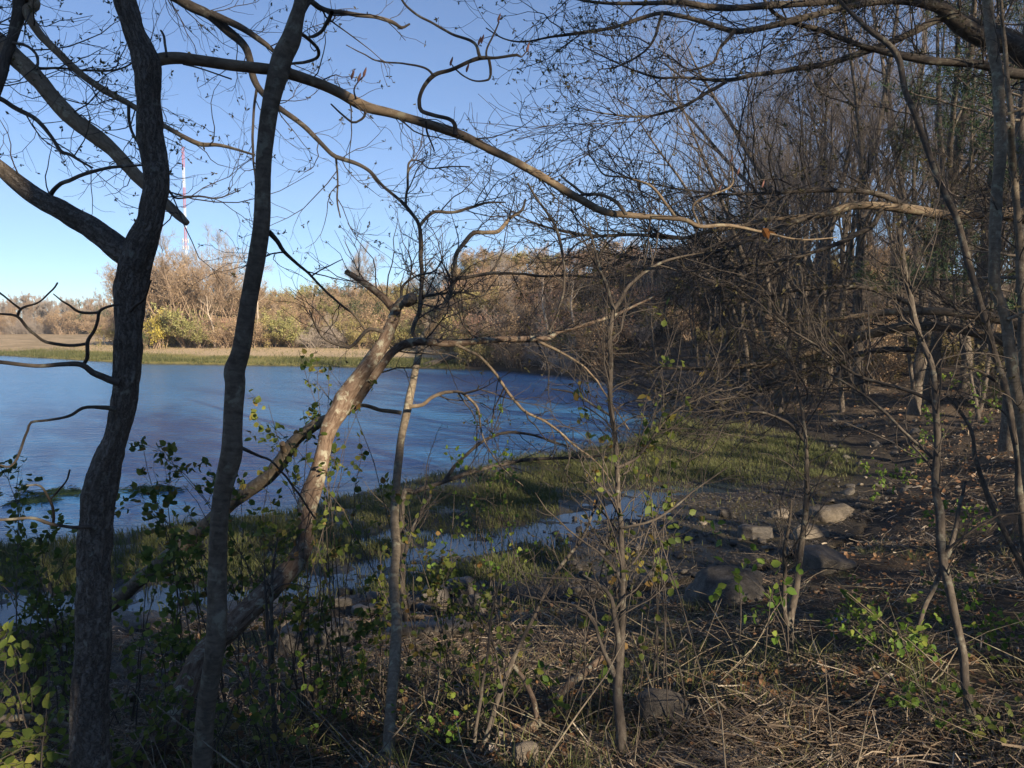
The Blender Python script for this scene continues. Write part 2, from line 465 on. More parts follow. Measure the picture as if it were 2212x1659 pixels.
M['dryleaf'] = leafmat('fallen_leaf', [(0.0, (0.11, 0.06, 0.035)), (0.5, (0.24, 0.13, 0.065)), (0.85, (0.34, 0.22, 0.13)), (1.0, (0.5, 0.43, 0.36))], 0.25, 0.6)
M['orange'] = leafmat('withered_leaf', [(0.0, (0.42, 0.17, 0.05)), (1.0, (0.58, 0.29, 0.10))], 0.4)
M['h_green'] = leafmat('hill_green_leaf', [(0.0, (0.21, 0.22, 0.08)), (1.0, (0.42, 0.40, 0.16))], 0.3)
M['h_olive'] = leafmat('hill_olive_leaf', [(0.0, (0.25, 0.23, 0.085)), (1.0, (0.48, 0.41, 0.17))], 0.3)
M['h_yellow'] = leafmat('hill_yellow_leaf', [(0.0, (0.28, 0.25, 0.05)), (1.0, (0.55, 0.46, 0.1))], 0.3)
M['h_dark'] = leafmat('hill_evergreen_leaf', [(0.0, (0.03, 0.055, 0.02)), (1.0, (0.09, 0.12, 0.04))], 0.1)
M['h_brown'] = leafmat('hill_brown_bud', [(0.0, (0.32, 0.22, 0.13)), (1.0, (0.5, 0.37, 0.22))], 0.2)
M['h_red'] = leafmat('hill_reddish_bud', [(0.0, (0.33, 0.19, 0.13)), (1.0, (0.48, 0.3, 0.21))], 0.2)

def stone_mat(name, a, bcol, c, wet=0.0):
    m, n, l, b = mat(name, 0.9 - wet * 0.45, 0.25 + wet * 0.3)
    tc = n.new('ShaderNodeTexCoord'); oi = n.new('ShaderNodeObjectInfo')
    t = noise(n, l, tc.outputs['Object'], 7.0, 10, 0.75, 0.4)
    r = ramp(n, [(0.3, a), (0.52, bcol), (0.72, c)]); l.new(t.outputs['Fac'], r.inputs['Fac'])
    t2 = noise(n, l, tc.outputs['Object'], 60.0, 3, 0.6)
    r2 = ramp(n, [(0.35, (0.7, 0.7, 0.7)), (0.65, (1.2, 1.2, 1.2))]); l.new(t2.outputs['Fac'], r2.inputs['Fac'])
    col = mixc(n, l, 0.8, r.outputs[0], r2.outputs[0], 'MULTIPLY')
    hv = n.new('ShaderNodeHueSaturation'); mr = n.new('ShaderNodeMapRange'); mr.inputs[3].default_value = 0.7; mr.inputs[4].default_value = 1.25
    l.new(oi.outputs['Random'], mr.inputs[0]); l.new(mr.outputs[0], hv.inputs['Value']); l.new(col, hv.inputs['Color'])
    l.new(hv.outputs[0], b.inputs['Base Color'])
    bump(n, l, b, t.outputs['Fac'], 0.8, 0.02)
    return m
M['stone'] = stone_mat('grey_stone', (0.055, 0.05, 0.044), (0.12, 0.11, 0.097), (0.21, 0.195, 0.17))
M['tanstone'] = stone_mat('tan_stone', (0.11, 0.093, 0.073), (0.20, 0.172, 0.136), (0.32, 0.28, 0.225))
M['wetstone'] = stone_mat('wet_stone', (0.035, 0.032, 0.03), (0.075, 0.066, 0.056), (0.13, 0.115, 0.095), 0.7)

# ------------------------------------------------------------------ the ground: one sheet to the horizon
def make_ground():
    fr = np.radians(np.arange(-42, 42, 0.22)); bk = np.radians(np.arange(42, 318, 2.2))
    th = np.concatenate([fr, bk])
    r = np.concatenate([np.geomspace(0.4, 9, 90), np.linspace(9.05, 22, 300), np.geomspace(22.1, 260, 230), np.geomspace(266, 900, 26)])
    RR, TT = np.meshgrid(r, th, indexing='ij')
    X, Y = RR * np.sin(TT), RR * np.cos(TT)
    Z = height(X, Y)
    nr, nt = X.shape
    V = np.stack([X, Y, Z], -1).reshape(-1, 3)
    i = (np.arange(nr - 1) * nt)[:, None]; j = np.arange(nt)[None, :]; j2 = (j + 1) % nt
    F = np.stack([i + j, i + nt + j, i + nt + j2, i + j2], -1).reshape(-1, 4)
    F = F[:, ::-1]
    a = Acc(); a.add(V, F); a.add(np.array([[0, 0, H(0, 0)]]), np.zeros((0, 3), int))
    c = nr * nt
    a.f.append(np.stack([np.full(nt, c), np.arange(nt), (np.arange(nt) + 1) % nt], 1)[:, ::-1])
    # what the ground is made of, place by place
    q = V[:, :2]; x, y, z = V.T
    so, st = sdist(q, OPEN), sdist(q, TOE)
    p3 = np.stack([x, y, 0 * x], 1)
    nz = fbm(p3 * 0.35 + 2, 3) * 0.5
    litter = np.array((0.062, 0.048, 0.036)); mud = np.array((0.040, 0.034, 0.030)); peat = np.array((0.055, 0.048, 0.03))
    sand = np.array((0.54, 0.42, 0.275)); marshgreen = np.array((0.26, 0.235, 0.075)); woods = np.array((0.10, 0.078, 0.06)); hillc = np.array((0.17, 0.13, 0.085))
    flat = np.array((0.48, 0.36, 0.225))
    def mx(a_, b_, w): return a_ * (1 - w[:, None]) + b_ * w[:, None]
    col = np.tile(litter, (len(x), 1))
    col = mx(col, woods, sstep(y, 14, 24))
    far = sstep(y, 56, 64) * (st > 0)
    beach = mx(np.tile(marshgreen, (len(x), 1)), sand, sstep(st + nz * 1.5, 6.5, 8.5))
    beach = mx(beach, hillc, sstep(st, 16, 20))
    beach = mx(beach, np.array((0.09, 0.07, 0.05)), sstep(x, -7, -3))
    fl = mx(np.tile(flat, (len(x), 1)), np.array((0.25, 0.19, 0.10)), sstep(nz + 0.1, 0.05, 0.25) * 0.7)
    fl = mx(fl, np.array((0.22, 0.19, 0.075)), sstep(10 - st, 0, 4))
    beach = mx(beach, fl, sstep(-x, 52, 58))
    beach = mx(beach, hillc, sstep(y, 205, 215))
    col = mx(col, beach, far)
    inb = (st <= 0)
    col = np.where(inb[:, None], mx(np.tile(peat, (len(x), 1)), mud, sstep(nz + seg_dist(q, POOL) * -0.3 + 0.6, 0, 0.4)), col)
    wet = np.where(inb | (z < 0.1), 1.0, 0.0) * np.where(st > -1.2, np.clip(-st / 1.2 + 0.0, 0, 1), 1) * (y < 60)
    col = mx(col, mud, sstep(1.1 - np.abs(st), 0, 0.8) * (y < 50) * 0.8)
    o_m, n, l, b = mat('ground_soil', 0.9, 0.3)
    at = n.new('ShaderNodeAttribute'); at.attribute_name = 'soil'
    wt = n.new('ShaderNodeAttribute'); wt.attribute_name = 'wet'
    tc = n.new('ShaderNodeTexCoord')
    t1 = noise(n, l, tc.outputs['Object'], 3.0, 8, 0.7); t2 = noise(n, l, tc.outputs['Object'], 22.0, 6, 0.7)
    r1 = ramp(n, [(0.3, (0.55, 0.55, 0.55)), (0.7, (1.4, 1.38, 1.3))]); l.new(t1.outputs['Fac'], r1.inputs['Fac'])
    r2 = ramp(n, [(0.35, (0.6, 0.58, 0.55)), (0.65, (1.35, 1.35, 1.32))]); l.new(t2.outputs['Fac'], r2.inputs['Fac'])
    col1 = mixc(n, l, 1.0, at.outputs['Color'], r1.outputs[0], 'MULTIPLY')
    col2 = mixc(n, l, 1.0, col1, r2.outputs[0], 'MULTIPLY')
    l.new(col2, b.inputs['Base Color'])
    mr = n.new('ShaderNodeMapRange'); mr.inputs[3].default_value = 0.95; mr.inputs[4].default_value = 0.34
    l.new(wt.outputs['Fac'], mr.inputs[0]); l.new(mr.outputs[0], b.inputs['Roughness'])
    bump(n, l, b, t2.outputs['Fac'], 0.9, 0.05)
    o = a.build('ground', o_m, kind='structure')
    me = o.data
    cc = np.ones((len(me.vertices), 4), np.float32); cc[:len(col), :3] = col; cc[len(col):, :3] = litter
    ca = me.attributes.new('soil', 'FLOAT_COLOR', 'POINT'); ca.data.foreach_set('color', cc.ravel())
    ww = np.zeros(len(me.vertices), np.float32); ww[:len(wet)] = wet
    wa = me.attributes.new('wet', 'FLOAT', 'POINT'); wa.data.foreach_set('value', ww)
make_ground()

# ------------------------------------------------------------------ the water: open creek rippled by the breeze, calm in the pools
def make_water():
    th = np.radians(np.arange(-75, 46, 0.5)); r = np.geomspace(6, 420, 160)
    RR, TT = np.meshgrid(r, th, indexing='ij')
    X, Y = RR * np.sin(TT), RR * np.cos(TT)
    nr, nt = X.shape
    V = np.stack([X, Y, 0 * X], -1).reshape(-1, 3)
    i = (np.arange(nr - 1) * nt)[:, None]; j = np.arange(nt - 1)[None, :]
    F = np.stack([i + j, i + j + 1, i + nt + j + 1, i + nt + j], -1).reshape(-1, 4)
    q = V[:, :2]
    st = sdist(q, TOE)
    keep = st < 3.0
    F = F[keep[F].any(1)]
    used = np.unique(F); re = np.full(len(V), -1); re[used] = np.arange(len(used))
    a = Acc(); a.add(V[used], re[F])
    m, n, l, b = mat('creek_water', 0.17, 0.5)
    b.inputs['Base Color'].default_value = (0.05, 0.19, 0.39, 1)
    b.inputs['IOR'].default_value = 1.38
    at = n.new('ShaderNodeAttribute'); at.attribute_name = 'breeze'
    tc = n.new('ShaderNodeTexCoord')
    v1 = mapping(n, l, tc.outputs['Object'], (0.55, 1.5, 1)); w1 = noise(n, l, v1, 1.6, 4, 0.6, 0.5)
    v2 = mapping(n, l, tc.outputs['Object'], (0.8, 1.6, 1)); w2 = noise(n, l, v2, 7.0, 3, 0.6, 0.3)
    gust = noise(n, l, mapping(n, l, tc.outputs['Object'], (0.05, 0.11, 1)), 1.0, 3, 0.6)
    gr = n.new('ShaderNodeMapRange'); gr.inputs[1].default_value = 0.3; gr.inputs[2].default_value = 0.7; gr.inputs[3].default_value = 0.55; gr.inputs[4].default_value = 1.2
    l.new(gust.outputs['Fac'], gr.inputs[0])
    s1 = n.new('ShaderNodeMath'); s1.operation = 'MULTIPLY'; s1.inputs[1].default_value = 0.30; l.new(w2.outputs['Fac'], s1.inputs[0])
    s2 = n.new('ShaderNodeMath'); s2.operation = 'ADD'; l.new(w1.outputs['Fac'], s2.inputs[0]); l.new(s1.outputs[0], s2.inputs[1])
    s3 = n.new('ShaderNodeMath'); s3.operation = 'MULTIPLY'; l.new(s2.outputs[0], s3.inputs[0]); l.new(at.outputs['Fac'], s3.inputs[1])
    s4 = n.new('ShaderNodeMath'); s4.operation = 'MULTIPLY'; l.new(s3.outputs[0], s4.inputs[0]); l.new(gr.outputs[0], s4.inputs[1])
    bump(n, l, b, s4.outputs[0], 1.0, 0.15)
    l.new(mixc(n, l, at.outputs['Fac'], (0.022, 0.03, 0.034), (0.05, 0.205, 0.43)), b.inputs['Base Color'])   # muddy shallows; open creek's base blue raised to stand in for sky reflection
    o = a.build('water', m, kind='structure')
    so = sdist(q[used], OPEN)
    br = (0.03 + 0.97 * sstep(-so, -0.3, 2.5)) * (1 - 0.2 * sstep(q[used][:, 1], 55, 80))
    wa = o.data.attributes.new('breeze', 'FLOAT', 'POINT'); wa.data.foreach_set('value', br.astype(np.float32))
make_water()

# ------------------------------------------------------------------ tree and bush kinds that are copied
def wood_tree(seed, hgt, r0, spread=1.0, fork=True, nl=(16, 110, 620, 2000), first=0.25, twig_mat='wtwig', budden=0.5, up1=0.25, rmin=0.0):
    """a tall bare woodland tree: returns the Empty with trunk and crown"""
    rng = np.random.default_rng(seed)
    k = 9
    P = np.zeros((k, 4)); d = np.array((rng.normal() * 0.08, rng.normal() * 0.08, 1.0))
    for i in range(k):
        P[i, :3] = P[i - 1, :3] + d * hgt / (k - 1) if i else (0, 0, -0.3)
        P[i, 3] = r0 * (1 - i / (k - 1)) ** 0.8 + 0.012
        d[:2] += rng.normal(size=2) * 0.085
    P[0, 3] *= 1.25
    t = Acc(); limb(t, P, 9, 0.35, 0.08, 6.0, seed=seed)
    main = [crom(P, 0.5)]
    if fork:
        i = 3 + int(rng.integers(0, 2)); a = rng.uniform(0, 6.28)
        Q = P[i:].copy(); off = np.linspace(0, 1, len(Q))[:, None] * np.array((math.cos(a), math.sin(a), 0)) * hgt * 0.17
        Q[:, :3] += off; Q[:, 3] *= 0.75
        limb(t, Q, 7, 0.35, 0.08, 6.0, seed=seed + 1); main.append(crom(Q, 0.5))
    root = thing('tree', '', 'tree')
    A1, R1 = grow(rng, main, nl[0], (hgt * 0.2 * spread, hgt * 0.4 * spread), (0.65, 1.3), up1, 0.17, 8, first, 0.2, 0.013, 0.6)
    tubes(t, A1, R1, 5)
    t.build('trunk', M['wood'], root)
    c = Acc()
    A2, R2 = grow(rng, curves(A1, R1) + [m_[len(m_) // 2:] for m_ in main], nl[1], (hgt * 0.07, hgt * 0.19), (0.4, 1.0), up1 * 0.8, 0.18, 6, 0.15, 0.25, 0.010, 0.7)
    tubes(c, A2, np.maximum(R2, rmin), 4)
    A3, R3 = grow(rng, curves(A2, R2), nl[2], (hgt * 0.03, hgt * 0.09), (0.4, 0.9), 0.12, 0.22, 5, 0.1, 0.4, 0.007, 0.75)
    tubes(c, A3, np.maximum(R3, rmin), 3)
    A4, R4 = grow(rng, curves(A3, R3), nl[3], (hgt * 0.012, hgt * 0.04), (0.4, 0.9), 0.1, 0.25, 4, 0.1, 0.5, 0.006, 0.8)
    tubes(c, A4, np.maximum(R4, max(rmin, 0.0022)), 3)
    c.build('crown', M[twig_mat], root)
    if budden:
        e = Acc(); tip = A4[:, -1][rng.random(len(A4)) < budden]
        tip = np.repeat(tip, 3, 0) + rng.normal(size=(len(tip) * 3, 3)) * 0.012
        tris(e, rng, tip, rng.uniform(0.02, 0.045, len(tip)), rng.random(len(tip)))
        e.build('buds', M['bud'], root, False, 'stuff')
    return root

def pine(seed, hgt):
    rng = np.random.default_rng(seed)
    root = thing('pine_tree', '', 'tree')
    t = Acc(); P = np.array([(0, 0, -0.3, 0.24), (0.1, 0, hgt * 0.3, 0.19), (0, 0.1, hgt * 0.65, 0.12), (0.1, 0.1, hgt, 0.03)])
    limb(t, P, 10, 0.4, 0.08, 6, seed=seed)
    B, R = [], []
    n = 46
    A1, R1 = grow(rng, [crom(P, 0.4)], n, (hgt * 0.16, hgt * 0.34), (1.25, 1.6), 0.02, 0.08, 8, 0.22, 0.25, 0.011, 0.5)
    A1[:, 1:, 2] -= 0.2 * np.linspace(0, 1, 7) ** 1.5 * 1.0
    tubes(t, A1, R1, 5); t.build('trunk', M['wood'], root)
    c = Acc()
    A2, R2 = grow(rng, [q[3:] for q in curves(A1, R1)], n * 9, (0.4, 1.1), (0.5, 1.1), 0.12, 0.1, 5, 0.0, 0.4, 0.008, 0.7, flat=0.6)
    tubes(c, A2, R2, 3); c.build('branch_sprays', M['wtwig'], root)
    e = Acc()
    pos = (A2[:, 2:].reshape(-1, 3)); pos = np.repeat(pos, 16, 0) + rng.normal(size=(len(pos) * 16, 3)) * 0.04
    tris(e, rng, pos, rng.uniform(0.11, 0.2, len(pos)), rng.random(len(pos)), 9.0, 0.4)
    e.build('crown', M['needle'], root, False)
    return root

def bush(seed, leaf, twig, nleaf, size=0.12, squat=0.8, nst=16, droop=0.0, name='bush', twn=900, lean=0.5):
    """a hillside bush about 3.5 m wide: many stems, fine twigs and young leaves in uneven clumps"""
    rng = np.random.default_rng(seed)
    root = thing(name, '', 'bush')
    t = Acc()
    st = np.zeros((nst, 7, 3)); a = rng.uniform(0, 6.28, nst); d = np.stack([np.cos(a) * lean, np.sin(a) * lean, np.full(nst, 1.0 * squat)], 1) * rng.uniform(0.6, 1.1, nst)[:, None]
    st[:, 0, :2] = rng.normal(size=(nst, 2)) * 0.3; st[:, 0, 2] = -0.2
    for k in range(1, 7):
        st[:, k] = st[:, k - 1] + d * 0.52; d += rng.normal(size=(nst, 3)) * 0.13; d[:, 2] -= 0.04 + droop
    R = np.linspace(0.045, 0.012, 7)[None] * rng.uniform(0.6, 1.2, nst)[:, None]
    tubes(t, st, R, 4); t.build('stems', M[twig], root)
    c = Acc()
    A2, R2 = grow(rng, curves(st, R), 170, (0.5, 1.3), (0.4, 1.1), 0.12, 0.2, 5, 0.25, 0.4, 0.012, 0.8)
    tubes(c, A2, np.maximum(R2, 0.008), 3)
    A3, R3 = grow(rng, curves(A2, R2), twn, (0.25, 0.7), (0.4, 1.0), 0.1, 0.25, 4, 0.1, 0.5, 0.010, 0.9)
    tubes(c, A3, np.maximum(R3, 0.006), 3)
    c.build('twigs', M[twig], root)
    if nleaf:
        e = Acc(); ends = A3[:, 1:].reshape(-1, 3)
        cl = fbm(ends * 1.1 + seed, 2); w = np.clip(cl + 0.55, 0.05, 2); w /= w.sum()
        i = rng.choice(len(ends), nleaf, p=w)
        pos = ends[i] + rng.normal(size=(nleaf, 3)) * 0.09
        tris(e, rng, pos, rng.uniform(0.6, 1.4, nleaf) * size, np.clip(0.5 + 0.35 * rng.normal(size=nleaf), 0, 1), 1.7)
        e.build('foliage', M[leaf], root, False, 'stuff')
    return root

def place(protos, spots, rng, label_of, group, smin=0.85, smax=1.15, sink=0.0, used=None, name=None):
    for i, (x, y, s, *kk) in enumerate(spots):
        k = kk[0] if kk else int(rng.integers(0, len(protos)))
        z = max(H(x, y), -0.1) - sink
        lab = label_of(k)
        o = protos[k]
        sc = s * rng.uniform(smin, smax)
        rz = rng.uniform(0, 6.28)
        if used is not None and k not in used:
            used.add(k); o.location = (x, y, z); o.rotation_euler[2] = rz; o.scale = (sc,) * 3; o['label'] = lab; o['group'] = group
        else:
            dup(o, (x, y, z), rz, (sc, sc, sc * rng.uniform(0.9, 1.12)), lab, group)

rngF = np.random.default_rng(11)
# ---- far hillside
KINDS = [  # leaf, twig, leaves, size, name, label
    ('h_green', 'hilltwig', 5200, 0.16, 'bush', 'bright green leafing bush in the thicket on the far hillside'),
    ('h_olive', 'hilltwig', 4600, 0.14, 'bush', 'olive half-leafed bush in the thicket on the far hillside'),
    ('h_brown', 'hilltwig', 3000, 0.11, 'bush', 'brown budding bush in the thicket on the far hillside'),
    (None, 'greytwig', 0, 0.1, 'bush', 'grey leafless tangled bush in the thicket on the far hillside'),
    ('h_red', 'hilltwig', 1500, 0.12, 'bush', 'reddish budding bush in the thicket on the far hillside'),
    ('h_dark', 'hilltwig', 3200, 0.15, 'bush', 'dark evergreen bush in the thicket on the far hillside')]
protoB = [bush(100 + i, k[0], k[1], k[2], k[3], 0.75 + 0.1 * (i % 3), 16, 0.0, k[4], 1100) for i, k in enumerate(KINDS)]
spots = []
for s_row in np.arange(0.6, 27, 2.9):
    x = -56.0
    while x < 20:
        x += rngF.uniform(2.2, 4.0)
        # walk inland from the shoreline by s_row
        far_line = np.array(FAR[:9], float)[::-1]
        yy = np.interp(x, far_line[:, 0], far_line[:, 1]) + s_row
        strip = 17.5 if x < -9 else (17.5 - 2.8 * (x + 9) if x < -3 else 0.7)
        y = yy + strip + rngF.uniform(-0.8, 0.8)
        if x > 4: y = 60 + s_row + (x - 4) * 0.5
        kx = (x * 0.09, y * 0.09, 3.3)
        g = float(fbm(np.array([kx]) * 1.7, 2)[0])
        if x > 6: k = rngF.choice([2, 3, 2, 4, 1, 3])
        elif x > -7: k = rngF.choice([1, 2, 2, 4, 3, 1])
        elif g > 0.02: k = rngF.choice([0, 0, 0, 1, 1, 1, 2, 5])
        elif g > -0.3: k = rngF.choice([1, 2, 2, 4, 0, 1])
        else: k = rngF.choice([2, 3, 3, 4, 2, 1])
        size = rngF.uniform(0.8, 1.3) if x > -36 else rngF.uniform(0.9, 1.45)
        if s_row > 16: size *= 0.9
        spots.append((x, y, size, int(k)))
usedB = set()
place(protoB, spots, rngF, lambda k: KINDS[k][5], 'thicket bushes on the far hillside', used=usedB)

# single trees that stand out on the far shore
def round_tree(seed, leaf, twig, nleaf, lean=0.42):
    rng = np.random.default_rng(seed)
    root = bush(seed, leaf, twig, nleaf, 0.10, 1.25, 22, 0.0, 'tree', 2600, lean)
    root['category'] = 'tree'
    for ch in root.children:
        ch.name = {'stems': 'limbs', 'twigs': 'crown', 'foliage': 'buds'}[ch.name.split('.')[0]]
        ch.data.transform(__import__('mathutils').Matrix.Translation((0, 0, 1.1)))
    a = Acc(); limb(a, [(0, 0, -0.3, 0.16), (0.03, 0, 0.4, 0.13), (0, 0, 1.0, 0.12), (0, 0.02, 1.5, 0.09)], 8, 0.2, 0.08, 6, seed=seed)
    a.build('trunk', M['greytwig'], root)
    return root
grey = round_tree(301, None, 'greytwig', 0)
brown = round_tree(302, 'h_brown', 'hilltwig', 1500, 0.46)
GN, BN = 4.7, 4.7
def on_far(dx, y):
    x = (dx - CX) / FD * y
    return (x, y, H(x, y))
def spot_tree(proto, dx, y, top_d, label, nat, first, group=None):
    p = on_far(dx, y)
    zt = W(dx, top_d, y)[2]
    s = (zt - p[2]) / nat
    if first:
        o = proto; o.location = p; o.scale = (s,) * 3; o['label'] = label
        if group: o['group'] = group
    else:
        o = dup(proto, p, rngF.uniform(0, 6), s, label, group)
    return o
spot_tree(grey, 482, 118, 532, 'pale grey round-crowned bare tree beside the radio mast', GN, True)
spot_tree(grey, 352, 112, 540, 'grey bare tree at the end of the far wood, below the radio mast', GN, False)
spot_tree(grey, 780, 125, 552, 'lone grey bare tree rising above the far thicket skyline', GN, False)
for i, (dx, y, t) in enumerate([(296, 102, 600), (340, 100, 578), (392, 100, 570), (440, 101, 580), (490, 104, 600), (540, 105, 618), (318, 104, 585), (365, 106, 590)]):
    spot_tree(brown, dx, y, t, 'brown budding tree in the tall clump below the radio mast', GN, i == 0, 'brown trees below the radio mast')
for dx, y, t in [(890, 112, 598), (930, 108, 580), (975, 105, 572), (1020, 100, 545), (1060, 100, 540), (1110, 98, 545), (1160, 98, 535), (1210, 95, 548), (1260, 92, 540)]:
    spot_tree(grey if dx % 20 else brown, dx, y, t, 'bare tree on the far skyline behind the thicket', GN, False, 'bare trees on the far skyline')
for dx, y, t in [(1130, 84, 600), (1190, 80, 585), (1240, 76, 590), (1300, 78, 560), (1350, 72, 575), (1400, 74, 555), (1450, 68, 560), (1500, 70, 540), (1550, 66, 520), (1600, 62, 500)]:
    spot_tree(brown, dx, y, t, 'brown bare tree on the slope at the head of the cove', GN, False, 'bare trees at the head of the cove')
# yellow-green evergreen by the beach, and an evergreen on the far tree line
yb = bush(140, 'h_yellow', 'hilltwig', 4200, 0.16, 1.0, 14, 0.0, 'bush', 700, 0.35)
p = on_far(345, 97); yb.location = p; yb.scale = (1.0, 1.0, 1.5); yb['label'] = 'upright yellow-green bush at the back of the sandy beach'
dup(protoB[5], on_far(318, 96.5), 1.0, 0.8, 'low dark evergreen bush beside the yellow-green bush')
# bleached dead trees in the thicket
def dead_tree(dx, dy0, dy1, y, label, seed, lean=0.0):
    rng = np.random.default_rng(seed)
    b0, t0 = W(dx, dy0, y), W(dx + lean, dy1, y)
    b0[2] = H(b0[0], b0[1]) - 0.1
    o = thing('dead_tree', label, 'tree', b0)
    a = Acc(); d = t0 - b0
    P = np.array([(0, 0, 0, 0.13), (*(d * 0.35 + (0.2, 0, 0)), 0.11), (*(d * 0.7 - (0.15, 0, 0)), 0.08), (*d, 0.03)])
    limb(a, P, 7, 0.3, 0.1, 4, seed=seed)
    A, R = grow(rng, [crom(P, 0.3)], 9, (1.0, 2.6), (0.5, 1.0), 0.15, 0.18, 6, 0.25, 0.25, 0.02, 0.7)
    tubes(a, A, R, 5)
    a.build('trunk', M['bleached'], o)
    c = Acc(); A2, R2 = grow(rng, curves(A, R), 45, (0.4, 1.1), (0.4, 0.9), 0.1, 0.2, 4, 0.2, 0.4, 0.015, 0.7)
    tubes(c, A2, np.maximum(R2, 0.01), 3); c.build('crown', M['bleached'], o)
dead_tree(285, 745, 590, 97, 'bleached dead tree standing at the back of the sandy beach', 1)
dead_tree(465, 765, 640, 95, 'bleached dead tree leaning out of the thicket over the beach', 2, -18)
dead_tree(548, 745, 590, 97, 'bleached forked dead tree among green bushes', 3, 15)
dead_tree(1180, 790, 600, 68, 'slender bleached dead tree at the head of the cove', 4, -6)
dead_tree(1235, 800, 610, 66, 'pale straight dead tree in the thicket at the head of the cove', 5, 4)
# fallen dark log reaching over the water from the far shore
def fallen_log():
    a = Acc(); b0 = W(918, 782, 70.5); b0[2] = 0.0
    limb(a, [(0, 0.6, 0.15, 0.28), (2.0, 0.1, 0.9, 0.25), (3.8, -0.4, 1.5, 0.2), (5.2, -0.9, 2.0, 0.1)], 9, 0.25, 0.12, 4, seed=4)
    o = thing('fallen_log', 'dark fallen log leaning up from the far waterline', 'log', b0); a.build('trunk', M['wood'], o)
    c = Acc(); limb(c, [(3.0, -0.2, 1.2, 0.09), (4.2, -0.5, 0.9, 0.06), (5.4, -1, 1.0, 0.02)], 6, 0.25, 0.1, 4); c.build('branch', M['wood'], o)
fallen_log()
# far tree line across the flats
lineT = [wood_tree(320 + i, 8.0, 0.13, 0.8, True, (14, 90, 420, 700), 0.2, 'hilltwig' if i else 'greytwig', 0, 0.35, 0.022) for i in range(2)]
usedL = set()
tl = []
for row in range(3):
    for dx in np.arange(-60, 310, 10.0):
        y = 218 + row * 9 + rngF.uniform(-3, 3)
        tl.append(((dx + rngF.uniform(-5, 5) - CX) / FD * y, y, rngF.uniform(0.8, 1.1)))
place(lineT, tl, rngF, lambda k: ('grey' if k == 0 else 'brown') + ' bare tree in the distant tree line across the flats', 'distant tree line across the flats', used=usedL)
lineB = []
for dx in np.arange(-60, 320, 13.0):
    y = 212 + rngF.uniform(-3, 3)
    dup(protoB[2 if rngF.random() < .6 else 3], ((dx - CX) / FD * y, y, H((dx - CX) / FD * y, y)), rngF.uniform(0, 6), rngF.uniform(1.4, 2.0), 'brown scrub bush at the foot of the distant tree line', 'scrub below the distant tree line')
dup(protoB[5], on_far(205, 214), 0.4, 2.3, 'dark green evergreen rising from the distant tree line')
# white marker post on the flats
def post():
    a = Acc(); h = 1.5
    p = W(225, 750, 118); p[2] = H(p[0], p[1])
    limb(a, [(0, 0, -0.2, 0.11), (0, 0, 0.7, 0.11), (0, 0, 1.45, 0.11), (0, 0, 1.6, 0.09)], 10, 0.2, 0.01, 3)
    m, n, l, b = mat('white_paint', 0.6); b.inputs['Base Color'].default_value = (0.78, 0.77, 0.73, 1)
    t = noise(n, l, None, 6.0); r = ramp(n, [(0.3, (0.68, 0.66, 0.6)), (0.6, (0.8, 0.79, 0.76))]); l.new(t.outputs['Fac'], r.inputs['Fac']); l.new(r.outputs[0], b.inputs['Base Color'])
    o = a.build('marker_post', m); o.location = p
    tag(o, 'small white marker post on the tan mudflat', 'post')
post()

# red and white lattice radio mast
def mast():
    y = 620.0; base = on_far(408, y); x0 = base[0]
    top = W(410, 318, y)[2]
    root = thing('radio_mast', 'tall thin red and white lattice radio mast beyond the far wood', 'mast', (x0, y, 0))
    mats = []
    for nm, c in (('red_mast_paint', (0.52, 0.10, 0.07)), ('white_mast_paint', (0.78, 0.78, 0.78))):
        m, n, l, b = mat(nm, 0.5, 0.4); t = noise(n, l, None, 0.6); r = ramp(n, [(0.3, tuple(v * 0.9 for v in c)), (0.7, c)])
        l.new(t.outputs['Fac'], r.inputs['Fac']); l.new(r.outputs[0], b.inputs['Base Color']); mats.append(m)
    nsec = 9; hs = top / nsec; w = 0.95
    for s in range(nsec):
        a = Acc(); z0 = s * hs; P, R = [], []
        c3 = [(w * math.cos(q), w * math.sin(q)) for q in (0.5, 2.6, 4.7)]
        for (cx, cy) in c3: P.append([(cx, cy, z0), (cx, cy, z0 + hs)]); R.append((0.17, 0.17))
        nb = 7
        for k in range(nb):
            za, zb = z0 + hs * k / nb, z0 + hs * (k + 1) / nb
            for u in range(3):
                p, q = c3[u], c3[(u + 1) % 3]
                P.append([(*p, za), (*q, zb)]); R.append((0.10, 0.10)); P.append([(*p, zb), (*q, zb)]); R.append((0.10, 0.10))
        tubes(a, np.array(P, float), np.array(R), 4)
        a.build('mast_section', mats[s % 2], root, False)
    a = Acc(); P, R = [], []
    for zc in (W(408, 520, y)[2], W(408, 535, y)[2]):
        for q in np.arange(0, 6.28, 1.05): P.append([(2.2 * math.cos(q), 2.2 * math.sin(q), zc - 1.5), (2.2 * math.cos(q), 2.2 * math.sin(q), zc + 1.5)]); R.append((0.3, 0.3)); P.append([(0, 0, zc), (2.2 * math.cos(q), 2.2 * math.sin(q), zc)]); R.append((0.1, 0.1))
    tubes(a, np.array(P, float), np.array(R), 4); a.build('antenna_panel', mats[1], root, False)
mast()

